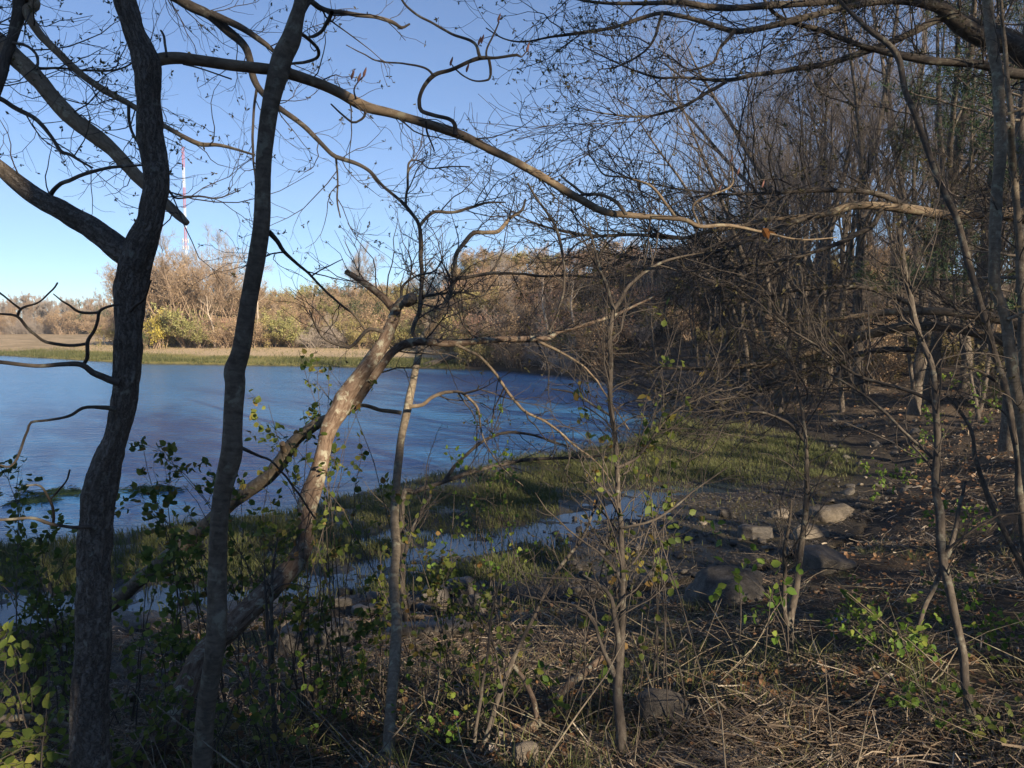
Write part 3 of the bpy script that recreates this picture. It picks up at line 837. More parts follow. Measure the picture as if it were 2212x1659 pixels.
# ------------------------------------------------------------------ woods on the right bank
WT = [wood_tree(401 + i, h, r, s, f) for i, (h, r, s, f) in enumerate([(15, 0.17, 1.2, True), (17, 0.22, 1.15, True), (12, 0.10, 1.0, False), (16, 0.14, 1.0, True), (9, 0.06, 1.1, False)])]
WL = ['mid-sized bare forked tree in the woods on the cove bank', 'stout tall bare tree in the woods on the cove bank', 'slender bare tree in the woods on the cove bank',
      'tall narrow bare tree in the woods on the cove bank', 'thin bare sapling in the woods on the cove bank']
wsp = []
rngW = np.random.default_rng(5)
for x, y, s, k in [(13.2, 30.5, 1, 0), (12.0, 29, 0.8, 2), (11.2, 33, 0.95, 3), (14.5, 28.0, 1, 1), (11.2, 38, 0.95, 0), (12.4, 41, 1, 3), (13.8, 35, 1, 2), (16.2, 31.5, 1.0, 3), (15.0, 36, 1, 1), (10.8, 45, 0.9, 0),
                   (17.6, 34.5, 1, 0), (14.4, 24.6, 0.75, 4), (13.4, 26.2, 0.9, 4), (11.6, 50, 0.95, 3), (13.4, 46, 1, 1), (16, 41, 1, 2), (18.5, 38, 1, 0), (9.9, 55, 0.85, 0), (12.6, 56, 0.9, 2), (15.4, 50, 1, 3)]:
    wsp.append((x, y, s, k))
for _ in range(120):
    y = rngW.uniform(24, 66); x = 10.5 + max(0, 26 - y) * 0.7 + rngW.random() ** 0.8 * 26
    if x / y < 0.72: wsp.append((x, y, rngW.uniform(0.75, 1.0), int(rngW.choice([0, 0, 1, 2, 3, 3, 4, 4]))))
HN = [15, 17, 12, 16, 9]
def under_skyline(x, y, s, k):     # the wood gets lower towards the head of the cove
    dx = CX + x / y * FD
    top = W(dx, np.interp(dx, [1380, 1480, 1560, 1640, 1720, 1800, 1880], [580, 525, 450, 340, 210, 90, -400]), y)[2]
    return (x, y, min(s, (top - H(x, y)) / HN[k]), k)
wsp = [under_skyline(*w) for w in wsp]
usedW = set()
place(WT, wsp, rngW, lambda k: WL[k], 'bare trees in the woods on the cove bank', used=usedW)
PN = pine(77, 13.0)
PN.location = (12.2, 19.5, H(12.2, 19.5)); PN['label'] = 'dark green pine at the edge of the woods, where the bank begins'; PN['group'] = 'pines at the edge of the woods'; PN['category'] = 'tree'
for x, y, s, lab in [(15.5, 26.5, 1.0, 'dark green pine standing among bare trunks just inside the woods'), (17.5, 31, 0.95, 'dark green pine deeper in the woods, behind the other pines')]:
    dup(PN, (x, y, H(x, y)), rngW.uniform(0, 6), s, lab)
# scrub on the right bank
for _ in range(70):
    y = rngW.uniform(26, 66); x = 12 + rngW.random() * 22 + max(0, 30 - y)
    if x / y > 0.75: continue
    dup(protoB[int(rngW.choice([1, 2, 3, 2]))], (x, y, H(x, y)), rngW.uniform(0, 6), rngW.uniform(0.35, 0.8), 'low brown scrub bush under the trees of the cove bank', 'scrub under the cove bank trees')

# trees on the slope behind the viewer: they shade the foreground
rngS = np.random.default_rng(21)
BEHIND = [(3.5, -5.5, 0.95, 0), (7.0, -8, 1, 1), (11, -12, 1.0, 0), (5.5, -14, 1, 3), (-1.5, -7, 0.9, 3), (-5, -9.5, 1, 1), (14, -5, 0.9, 3), (9.5, -2.5, 0.85, 0), (16.5, -11, 1, 1), (1.5, -16, 1, 0), (20, -3, 1, 1), (17, 3.0, 0.9, 0), (13, 4.5, 0.8, 2), (22, -12, 1, 0), (12, -20, 1, 1), (20, 6, 0.9, 3), (25, 1, 1, 1), (-9, -13, 1, 0), (24, 9, 1, 0), (28, 14, 1, 1), (22, 13, 0.9, 3), (31, 8, 1, 0), (27, 20, 1, 3), (34, 16, 1, 1), (33, 24, 1, 0), (38, 20, 1, 3), (30, 3, 1, 1)]
place(WT, BEHIND, rngS, lambda k: ['forked', 'stout', 'slender', 'narrow', 'thin'][k] + ' bare tree on the slope above the bank', 'trees on the slope above the bank')
for x, y, s in [(6.0, -11, 1.0), (13.5, -9.5, 1.0), (10.5, -16, 1.1), (19.5, -7, 1.0), (24, -5, 1.0), (11.4, -4.0, 1.15), (9.6, -2.9, 1.0), (26, 12, 1.0), (31, 19, 1.0), (36, 12, 1.0)]:
    dup(PN, (x, y, H(x, y)), rngS.uniform(0, 6), s, 'dark pine on the slope above the bank', 'pines on the slope above the bank')

# broad oak added out of view, its trunk sized to shade the nearest stems
def added_shade_oak():
    x, y = 2.95, -2.75; z = H(x, y)
    root = thing('added_shade_oak', 'unseen broad oak trunk added to shade the nearest stems', 'tree', (x, y, z))
    a = Acc(); c = limb(a, [(0, 0, -0.4, 0.85), (0, 0, 0.4, 0.66), (0.05, 0, 2.5, 0.6), (0, 0.1, 5.5, 0.56), (0.1, 0.1, 9, 0.45), (0, 0, 13, 0.25), (0, 0, 17, 0.05)], 28, 0.1, 0.06, 7, 0.008, True, 0.04, 5)
    a.build('trunk', M['oak'], root)
    rng = np.random.default_rng(6); c2 = Acc()
    A, R = grow(rng, [c[len(c) // 3:]], 16, (3, 6), (0.7, 1.2), 0.15, 0.12, 9, 0.0, 0.2, 0.016, 0.5); tubes(c2, A, R, 6)
    A2, R2 = grow(rng, curves(A, R), 150, (0.8, 2.2), (0.4, 1.0), 0.1, 0.18, 6, 0.1, 0.3, 0.01, 0.7); tubes(c2, A2, R2, 4)
    A3, R3 = grow(rng, curves(A2, R2), 900, (0.3, 0.9), (0.4, 1.0), 0.1, 0.2, 4, 0.1, 0.4, 0.008, 0.7); tubes(c2, A3, R3, 3)
    c2.build('crown', M['wtwig'], root)
added_shade_oak()

# the air over the creek: a thin even haze
def haze():
    x, z0, z1 = 950.0, -2.6, 150.0
    v = [(sx * x, sy * x, z) for z in (z0, z1) for sy in (-1, 1) for sx in (-1, 1)]
    me = bpy.data.meshes.new('haze'); me.from_pydata(v, [], [(0, 2, 3, 1), (4, 5, 7, 6), (0, 1, 5, 4), (2, 6, 7, 3), (0, 4, 6, 2), (1, 3, 7, 5)])
    m = bpy.data.materials.new('thin_haze'); m.use_nodes = True; n = m.node_tree.nodes
    n.remove(n['Principled BSDF']); pv = n.new('ShaderNodeVolumePrincipled')
    pv.inputs['Color'].default_value = (0.78, 0.89, 1.0, 1); pv.inputs['Density'].default_value = 0.0004; pv.inputs['Anisotropy'].default_value = 0.0
    m.node_tree.links.new(pv.outputs[0], n['Material Output'].inputs['Volume'])
    me.materials.append(m); o = bpy.data.objects.new('haze', me); COL.objects.link(o); o['kind'] = 'stuff'
haze()

# ------------------------------------------------------------------ foreground trees on the bank
def rows(spec, d0, d1):
    """layout rows (x, y, width) + depth range -> world rows (x, y, z, radius)"""
    s = np.array(spec, float)
    cum = np.concatenate([[0], np.cumsum(np.linalg.norm(np.diff(s[:, :2], axis=0), axis=1))])
    dep = d0 + (d1 - d0) * cum / cum[-1]
    return np.array([(*W(x, y, d), 0.5 * w / FD * d) for (x, y, w), d in zip(s, dep)])

def grounded(r, drop=0.25, flare=1.2):
    """continue the lower end (first row) of a stem straight down into the ground"""
    g = H(r[0, 0], r[0, 1])
    if r[0, 2] < g: return r
    return np.vstack([(r[0, 0], r[0, 1], g - drop, r[0, 3] * flare), (r[0, 0], r[0, 1], g + 0.05, r[0, 3] * (1 + flare) / 2), r])

def at_root(root, acc):
    o = np.array(root.location, np.float32)
    for v in acc.v: v -= o
    return acc

class Tree:
    def __init__(s, name, label, base, seed, cat='tree', group=None):
        s.root = thing(name, label, cat, tuple(base), group)
        s.rng = np.random.default_rng(seed); s.seed = seed; s.par = []; s.twig = Acc(); s.bud = Acc(); s.tips = []
    def stem(s, r, name, m, sides=12, step=0.03, rough=0.05, freq=30, furrow=0.0, knots=0.05, grows=True):
        a = Acc(); s.seed += 1
        c = limb(a, r, sides, step, rough, freq, furrow, True, knots, s.seed)
        at_root(s.root, a).build(name, M[m], s.root)
        if grows: s.par.append(c[::3] if len(c) > 12 else c)
        return c
    def twigs(s, par, n1, len1, n2, len2, buds=0.5, bsize=(0.012, 0.03), up=0.12, n3=0, len3=(0.04, 0.12), rs=0.008, nb=4, tmin=0.1, wig=0.22, flat=0.0, rmin=0.0009, angle=(0.5, 1.1)):
        A, R = grow(s.rng, par, n1, len1, angle, up, wig, 8, tmin, 0.35, rs, 0.6, flat)
        tubes(s.twig, A, np.maximum(R, rmin), 5); last = A
        if n2:
            A2, R2 = grow(s.rng, curves(A, R), n2, len2, (0.5, 1.0), up, wig, 6, 0.1, 0.45, rs, 0.75, flat)
            tubes(s.twig, A2, np.maximum(R2, rmin), 4); last = np.concatenate([A[:, -1:], A2[:, -1:]])
            if n3:
                A3, R3 = grow(s.rng, curves(A2, R2), n3, len3, (0.5, 1.0), up, wig, 4, 0.1, 0.5, rs, 0.8, flat)
                tubes(s.twig, A3, np.maximum(R3, rmin), 3); last = np.concatenate([A2[:, -1:], A3[:, -1:]])
        tip = last[:, -1]
        tip = tip[s.rng.random(len(tip)) < buds]
        if len(tip):
            p = np.repeat(tip, nb, 0)
            tris(s.bud, s.rng, p, s.rng.uniform(*bsize, len(p)), s.rng.random(len(p)), 2.2, 0.2)
        return curves(A, R)
    def close(s, twig='twig', bud='bud'):
        if s.twig.n: at_root(s.root, s.twig).build('twigs', M[twig], s.root, True, 'stuff')
        if s.bud.n: at_root(s.root, s.bud).build('buds', M[bud], s.root, False, 'stuff')

def base_of(r): return (r[0, 0], r[0, 1], H(r[0, 0], r[0, 1]))

# --- furrowed trunk with the long arching branch
def furrowed_tree():
    r = grounded(rows([(200, 1659, 84), (204, 1500, 80), (208, 1400, 76), (206, 1250, 70), (204, 1130, 68), (208, 1060, 74), (222, 1005, 64), (240, 955, 56), (252, 887, 57), (265, 787, 56), (268, 686, 59), (279, 600, 68),
                       (296, 540, 66), (318, 484, 55), (330, 434, 49), (336, 384, 51), (323, 300, 52), (318, 233, 48), (316, 167, 50), (311, 128, 55), (297, 95, 46), (281, 50, 43), (266, 0, 44), (240, -90, 40), (215, -200, 34), (180, -420, 24), (150, -700, 10)], 2.7, 2.9)); r[:, 3] *= 0.94
    t = Tree('furrowed_bark_tree', 'dark furrowed-bark trunk forking low, with long branch arching across the sky', base_of(r), 51)
    t.stem(r, 'trunk', 'oak', 80, 0.008, 0.05, 36, 0.0052, 0.05, False)
    lim = rows([(292, 565, 50), (262, 548, 52), (232, 522, 47), (200, 494, 43), (165, 474, 41), (133, 454, 40), (77, 424, 38), (33, 390, 35), (0, 362, 31), (-90, 300, 26), (-220, 230, 16)], 2.82, 3.0)
    t.stem(lim, 'branch', 'oak', 40, 0.01, 0.05, 34, 0.0025, 0.05)
    sub = rows([(100, 436, 12), (112, 418, 10), (133, 397, 9), (150, 391, 9), (183, 377, 8), (233, 363, 7), (280, 358, 6), (307, 357, 4)], 2.9, 2.7)
    t.stem(sub, 'branch', 'branch', 8, 0.02)
    arch = rows([(322, 130, 26), (347, 124, 26), (390, 126, 24), (434, 132, 23), (534, 145, 22), (617, 157, 22), (680, 177, 21), (738, 202, 21), (788, 231, 22), (845, 246, 19), (905, 264, 18), (981, 288, 19), (1038, 313, 18), (1105, 347, 17), (1172, 384, 16), (1232, 420, 16),
                 (1288, 450, 15), (1355, 464, 13), (1420, 470, 11), (1476, 475, 10), (1514, 489, 8), (1574, 486, 7), (1641, 500, 5), (1724, 517, 4), (1808, 513, 2)], 2.87, 4.6)
    ac = t.stem(arch, 'branch', 'tan', 20, 0.012, 0.05, 30, 0.0, 0.08)
    for sp, m, d in [
        ([(983, 292, 11), (983, 268, 9), (971, 257, 8), (938, 248, 8), (912, 238, 8), (907, 222, 8), (908, 205, 8), (918, 183, 8), (938, 162, 9), (971, 151, 8), (1005, 137, 8), (1038, 126, 9), (1072, 125, 6), (1118, 118, 6), (1126, 123, 3), (1140, 108, 3)], 'branch', 3.6),
        ([(1038, 126, 7), (1034, 112, 7), (1031, 100, 6), (1018, 88, 6), (971, 70, 5), (921, 43, 5), (888, 23, 5), (868, 0, 5), (850, -40, 3)], 'branch', 3.6),
        ([(1051, 127, 5), (1051, 107, 4), (1065, 77, 4), (1078, 47, 3)], 'branch', 3.6),
        ([(1055, 128, 6), (1060, 150, 6), (1058, 168, 5), (1048, 174, 4), (1015, 172, 3), (985, 150, 3), (975, 138, 2)], 'branch', 3.6),
        ([(936, 164, 5), (918, 147, 4), (871, 137, 4), (821, 133, 4), (788, 118, 3), (748, 97, 2)], 'branch', 3.6),
        ([(790, 236, 7), (786, 252, 6), (775, 261, 5), (761, 264, 5), (738, 247, 4), (715, 225, 3)], 'branch', 3.3),
        ([(921, 262, 4), (922, 284, 4), (930, 305, 3), (938, 327, 3)], 'branch', 3.5),
        ([(768, 214, 4), (766, 190, 3), (788, 161, 3)], 'branch', 3.25),
        ([(360, 122, 5), (357, 100, 5), (355, 78, 5), (348, 66, 4)], 'branch', 2.75),
        ([(395, 138, 4), (440, 150, 3), (500, 171, 3)], 'branch', 2.85),
        ([(1352, 463, 7), (1332, 437, 7), (1298, 420, 7), (1262, 419, 6), (1232, 397, 5), (1212, 380, 4)], 'tan', 4.0),
        ([(1462, 473, 7), (1438, 440, 6), (1408, 404, 6), (1355, 384, 4), (1305, 377, 4), (1285, 350, 3), (1272, 330, 3), (1271, 317, 3)], 'tan', 4.2),
        ([(1510, 487, 6), (1500, 440, 5), (1575, 405, 4), (1583, 375, 4), (1580, 350, 3)], 'tan', 4.3)]:
        c = t.stem(rows(sp, d, d + 0.1), 'branch', m, 8, 0.012, 0.06, 30, 0.0, 0.12)
    # low branches on the water side
    for sp in [
        [(262, 826, 17), (236, 818, 16), (222, 812, 15), (200, 803, 14), (177, 788, 12), (133, 788, 10), (77, 791, 9), (0, 783, 9), (-80, 780, 6)],
        [(177, 790, 9), (187, 773, 9), (189, 740, 9), (203, 716, 7), (211, 690, 7), (213, 674, 7), (226, 665, 6), (256, 658, 6)],
        [(189, 742, 7), (150, 747, 7), (100, 740, 7), (75, 723, 6), (58, 708, 6), (37, 683, 6), (0, 678, 4), (-40, 672, 3)],
        [(38, 684, 6), (47, 666, 5), (83, 653, 4), (113, 626, 4), (125, 611, 4)],
        [(45, 668, 5), (22, 650, 4), (0, 633, 4), (-30, 612, 3)],
        [(212, 676, 5), (170, 674, 5), (150, 660, 4), (133, 650, 3), (115, 635, 2)],
        [(252, 884, 10), (228, 880, 9), (200, 879, 7), (177, 883, 7), (155, 896, 7), (133, 903, 6), (100, 909, 6), (67, 913, 6), (60, 930, 6), (53, 947, 6), (46, 970, 6), (37, 993, 6), (25, 1006, 5), (13, 1008, 5), (-10, 1000, 4)],
        [(208, 1142, 13), (190, 1138, 10), (150, 1138, 8), (110, 1133, 8), (88, 1124, 8), (67, 1119, 7), (30, 1122, 6), (0, 1123, 6), (-50, 1125, 4)],
        [(115, 1133, 6), (117, 1110, 6), (107, 1082, 6), (87, 1050, 5), (56, 1049, 4)],
        [(107, 1081, 5), (125, 1060, 5), (143, 1040, 4), (151, 1015, 4)],
        [(280, 672, 7), (300, 655, 6), (315, 640, 5), (322, 615, 4), (326, 606, 3)]]:
        t.stem(rows(sp, 2.68, 2.55), 'branch', 'branch', 8, 0.012, 0.06, 30, 0.0, 0.12, False)
    # fat reddish buds on the shoot tips
    rng = t.rng
    for (x, y, d) in [(1078, 42, 3.65), (1036, 92, 3.6), (975, 136, 3.65), (1010, 150, 3.6), (788, 160, 3.3), (762, 165, 3.3), (1140, 106, 3.7), (1271, 314, 4.3), (1252, 355, 4.3), (1580, 345, 4.3), (1595, 372, 4.3), (1648, 400, 4.4), (1555, 408, 4.3), (776, 172, 3.3), (1042, 88, 3.6)]:
        p = W(x, y, d); e = Acc()
        limb(e, [(*(p - (0.003, 0, 0.012)), 0.003), (*p, 0.006), (*(p + (0.004, 0, 0.016)), 0.0045), (*(p + (0.006, 0, 0.027)), 0.001)], 7, 0.006, 0.05)
        at_root(t.root, e).build('bud', M['redbud'], t.root)
    tail = [c for c in t.par if c[:, 0].max() > 0.3]
    t.twigs(tail, 60, (0.12, 0.42), 120, (0.06, 0.2), 0.35, (0.008, 0.02))
    t.twigs([lim[4:]], 5, (0.1, 0.3), 6, (0.05, 0.12), 0.2)
    t.close()
    # a withered oak leaf caught on the long branch
    a = Acc(); leaves(a, rng, np.array([W(1648, 492, 4.35), W(1655, 500, 4.35)]), np.array([(0.5, 0, -0.9), (0.9, 0, -0.2)]), np.array((0.07, 0.06)), 0.9, np.array((0.3, 0.9)))
    tag(a.build('withered_leaf', M['orange'], None, False), 'orange withered leaf caught on the long arching branch', 'leaf')
furrowed_tree()

# --- smooth-barked stem beside it
def smooth_tree():
    r = grounded(rows([(436, 1659, 46), (442, 1540, 43), (454, 1440, 42), (466, 1340, 44), (469, 1206, 41), (474, 1106, 42), (485, 1040, 45), (496, 985, 49), (499, 930, 44), (501, 887, 43), (506, 830, 46), (505, 800, 47), (520, 753, 41), (536, 653, 39), (554, 553, 38), (565, 467, 35), (567, 334, 35), (578, 233, 37), (592, 160, 44), (602, 120, 43), (620, 83, 42), (634, 40, 33), (645, 0, 28), (660, -90, 26), (690, -260, 20), (700, -500, 9)], 3.0, 3.2)); r[:, 3] *= 0.94
    t = Tree('smooth_bark_tree', 'slim ringed smooth-bark trunk next to the thick furrowed trunk', base_of(r), 61)
    t.stem(r, 'trunk', 'smooth', 40, 0.012, 0.035, 26, 0.0008, 0.05, False)
    for sp in [
        [(650, 30, 12), (668, 5, 12), (690, 17, 11), (715, 24, 10), (738, 27, 10), (771, 33, 9), (811, 37, 8), (848, 48, 8), (868, 60, 6), (885, 52, 4)],
        [(717, 28, 9), (706, 50, 8), (697, 67, 7), (680, 77, 7), (667, 80, 5)],
        [(640, 70, 9), (654, 75, 8), (675, 92, 7), (688, 108, 7), (686, 124, 6), (660, 134, 6), (630, 138, 5)],
        [(580, 500, 11), (600, 522, 9), (614, 543, 8), (650, 576, 6), (671, 596, 5), (701, 626, 5), (738, 660, 5), (765, 680, 5), (788, 712, 4)],
        [(614, 545, 4), (590, 548, 3), (560, 560, 3), (520, 580, 2)],
        [(671, 597, 4), (700, 580, 3), (740, 560, 2)],
        [(520, 965, 9), (560, 985, 6), (590, 1000, 5), (640, 1060, 5), (680, 1120, 4)]]:
        t.stem(rows(sp, 3.15, 3.5), 'branch', 'branch', 8, 0.014, 0.06, 30, 0, 0.1)
    t.twigs(t.par, 34, (0.12, 0.4), 80, (0.05, 0.2), 0.25, (0.008, 0.02), 0.08)
    t.close()
smooth_tree()

# --- decayed leaning tree with broken top, its limbs and the long crooked side branch
def decayed_tree():
    r = grounded(rows([(300, 1662, 74), (354, 1573, 60), (400, 1490, 52), (434, 1423, 50), (468, 1388, 50), (500, 1360, 50), (550, 1306, 47), (610, 1243, 48), (648, 1195, 42), (660, 1139, 34), (664, 1087, 40), (684, 1030, 33), (696, 985, 31), (707, 937, 33), (730, 895, 37), (748, 857, 38), (772, 818, 33), (798, 780, 29), (825, 740, 27), (844, 700, 25), (855, 672, 24)], 3.5, 5.2))
    t = Tree('decayed_tree', 'leaning decayed tree with flaking reddish bark and a broken top', base_of(r), 71)
    t.stem(r, 'trunk', 'dead', 40, 0.014, 0.07, 24, 0.0035, 0.09, False)
    for sp, m, d0, d1 in [
        ([(852, 672, 18), (831, 646, 16), (805, 623, 14), (775, 603, 12), (748, 587, 11)], 'dead', 5.2, 5.2),
        ([(852, 676, 20), (866, 655, 20), (876, 648, 21), (886, 646, 22)], 'dead', 5.2, 5.15),
        ([(868, 652, 6), (866, 630, 6), (870, 618, 6), (885, 605, 5), (902, 595, 5), (935, 588, 4), (948, 575, 3), (955, 563, 3)], 'branch', 5.25, 5.4),
        ([(740, 892, 26), (771, 868, 24), (805, 816, 21), (838, 770, 20), (858, 752, 19), (880, 742, 19), (918, 740, 17), (960, 742, 15), (1005, 739, 14), (1055, 735, 13), (1138, 733, 13), (1182, 730, 12), (1205, 717, 9), (1238, 709, 8), (1288, 693, 7), (1338, 676, 6), (1388, 653, 5), (1442, 626, 3)], 'dead', 5.0, 6.2),
        ([(1162, 737, 7), (1205, 758, 6), (1252, 786, 5), (1285, 817, 4), (1320, 870, 3), (1360, 930, 2)], 'tan', 5.7, 5.7),
        ([(985, 745, 8), (1010, 757, 7), (1038, 773, 6), (1072, 810, 6), (1102, 853, 6), (1138, 890, 6), (1182, 913, 5), (1240, 960, 4), (1290, 1000, 3), (1320, 1040, 2)], 'tan', 5.4, 5.6),
        ([(830, 716, 10), (800, 712, 8), (785, 722, 8), (765, 742, 7), (752, 752, 6)], 'branch', 5.1, 5.0),
        ([(752, 751, 5), (720, 742, 5), (695, 727, 4), (680, 700, 4), (668, 670, 3)], 'branch', 5.0, 5.0),
        ([(1180, 730, 5), (1195, 700, 5), (1215, 640, 5), (1219, 590, 5), (1212, 530, 6), (1195, 480, 6), (1160, 430, 5), (1140, 395, 4)], 'branch', 5.8, 6.0),
        ([(1040, 735, 5), (1010, 715, 4), (995, 690, 3), (990, 650, 3)], 'branch', 5.5, 5.5)]:
        t.stem(rows(sp, d0, d1), 'branch', m, 12, 0.018, 0.06, 26, 0.001 if m == 'dead' else 0, 0.1)
    a = Acc(); p = W(884, 646, 5.12)     # black rotten end of the snapped limb
    limb(a, [(*(p + (-0.025, 0.02, -0.015)), 0.03), (*p, 0.036), (*(p + (0.02, -0.02, 0.012)), 0.037), (*(p + (0.034, -0.03, 0.02)), 0.026)], 20, 0.006, 0.22, 60, 0.004, True, 0.1, 5)
    at_root(t.root, a).build('rotten_stub', M['wetstone'], t.root)
    t.twigs(t.par, 120, (0.15, 0.7), 460, (0.08, 0.35), 0.3, (0.01, 0.025), 0.03)
    t.close()
    # grey log slung between this tree and the ground further along the bank
    q = rows([(104, 1356, 34), (150, 1341, 34), (240, 1303, 33), (300, 1253, 31), (367, 1198, 32), (447, 1137, 34), (497, 1090, 34), (534, 1066, 32), (584, 1030, 31), (610, 995, 30), (634, 953, 26), (677, 919, 24), (706, 905, 22), (728, 897, 18)], 7.0, 4.8)
    g = H(q[0, 0], q[0, 1])
    a = Acc(); o = thing('leaning_limb', 'grey fallen limb propped from the bank up against the decayed tree', 'branch', tuple(q[0, :3]))
    q = np.vstack([(q[0, 0] - 0.5, q[0, 1] + 0.3, H(q[0, 0] - 0.5, q[0, 1] + 0.3) + 0.02, q[0, 3]), q])
    limb(a, q, 24, 0.02, 0.05, 22, 0.001, True, 0.06, 9); at_root(o, a).build('trunk', M['smooth'], o)
    a = Acc(); limb(a, rows([(617, 975, 14), (613, 966, 13), (611, 958, 12)], 4.95, 4.85), 12, 0.01, 0.05); at_root(o, a).build('branch', M['tan'], o)
decayed_tree()

# --- lichened sapling in the middle
def lichened_tree():
    r = grounded(rows([(833, 1662, 30), (838, 1580, 26), (841, 1540, 25), (848, 1440, 25), (853, 1340, 24), (851, 1240, 20), (853, 1140, 20), (858, 1054, 18), (863, 987, 17), (870, 920, 17), (881, 870, 18), (895, 813, 15), (905, 773, 14), (909, 750, 14), (914, 728, 13)], 3.4, 5.9))
    t = Tree('lichened_sapling', 'pale lichen-spotted sapling trunk crossing under the crooked side branch', base_of(r), 81)
    t.stem(r, 'trunk', 'pale', 28, 0.014, 0.035, 26, 0.0006, 0.05, False)
    for sp, m, d0, d1 in [
        ([(910, 745, 12), (893, 720, 9), (896, 700, 9), (905, 670, 9), (910, 620, 9), (908, 553, 9), (910, 534, 9), (905, 487, 8), (885, 457, 8), (865, 434, 7)], 'branch', 5.9, 6.2),
        ([(906, 486, 7), (920, 470, 7), (938, 458, 7), (971, 459, 7), (1015, 450, 6), (1048, 438, 5), (1092, 437, 3)], 'tan', 6.2, 6.3),
        ([(876, 444, 5), (880, 400, 5), (883, 352, 4), (905, 347, 3), (928, 364, 3), (971, 360, 3), (1015, 360, 2)], 'branch', 6.2, 6.3),
        ([(914, 730, 12), (945, 686, 12), (965, 650, 11), (978, 606, 10), (983, 553, 10), (998, 527, 10), (1022, 504, 10), (1048, 502, 9), (1072, 500, 9), (1088, 487, 8), (1105, 470, 7), (1128, 454, 6), (1135, 430, 4)], 'tan', 5.9, 6.3),
        ([(978, 603, 8), (1022, 596, 7), (1072, 590, 7), (1122, 591, 6), (1172, 596, 6), (1238, 596, 5), (1300, 600, 4), (1360, 596, 3)], 'branch', 6.0, 6.6),
        ([(912, 640, 7), (940, 636, 6), (970, 633, 5), (1000, 632, 4), (1040, 640, 4), (1062, 615, 3)], 'branch', 6.0, 6.2),
        ([(868, 892, 10), (845, 888, 10), (821, 885, 9), (781, 877, 8), (765, 888, 7), (752, 880, 5)], 'tan', 5.25, 5.1),
        ([(885, 880, 9), (915, 872, 8), (938, 857, 8), (965, 847, 7), (992, 847, 6), (1012, 860, 5), (1032, 883, 5), (1038, 920, 4), (1050, 960, 3), (1085, 1010, 3), (1130, 1050, 2)], 'tan', 5.35, 5.5)]:
        t.stem(rows(sp, d0, d1), 'branch', m, 10, 0.018, 0.06, 26, 0, 0.1)
    t.twigs(t.par, 100, (0.2, 0.7), 420, (0.08, 0.35), 0.35, (0.01, 0.025), 0.05)
    t.close()
lichened_tree()

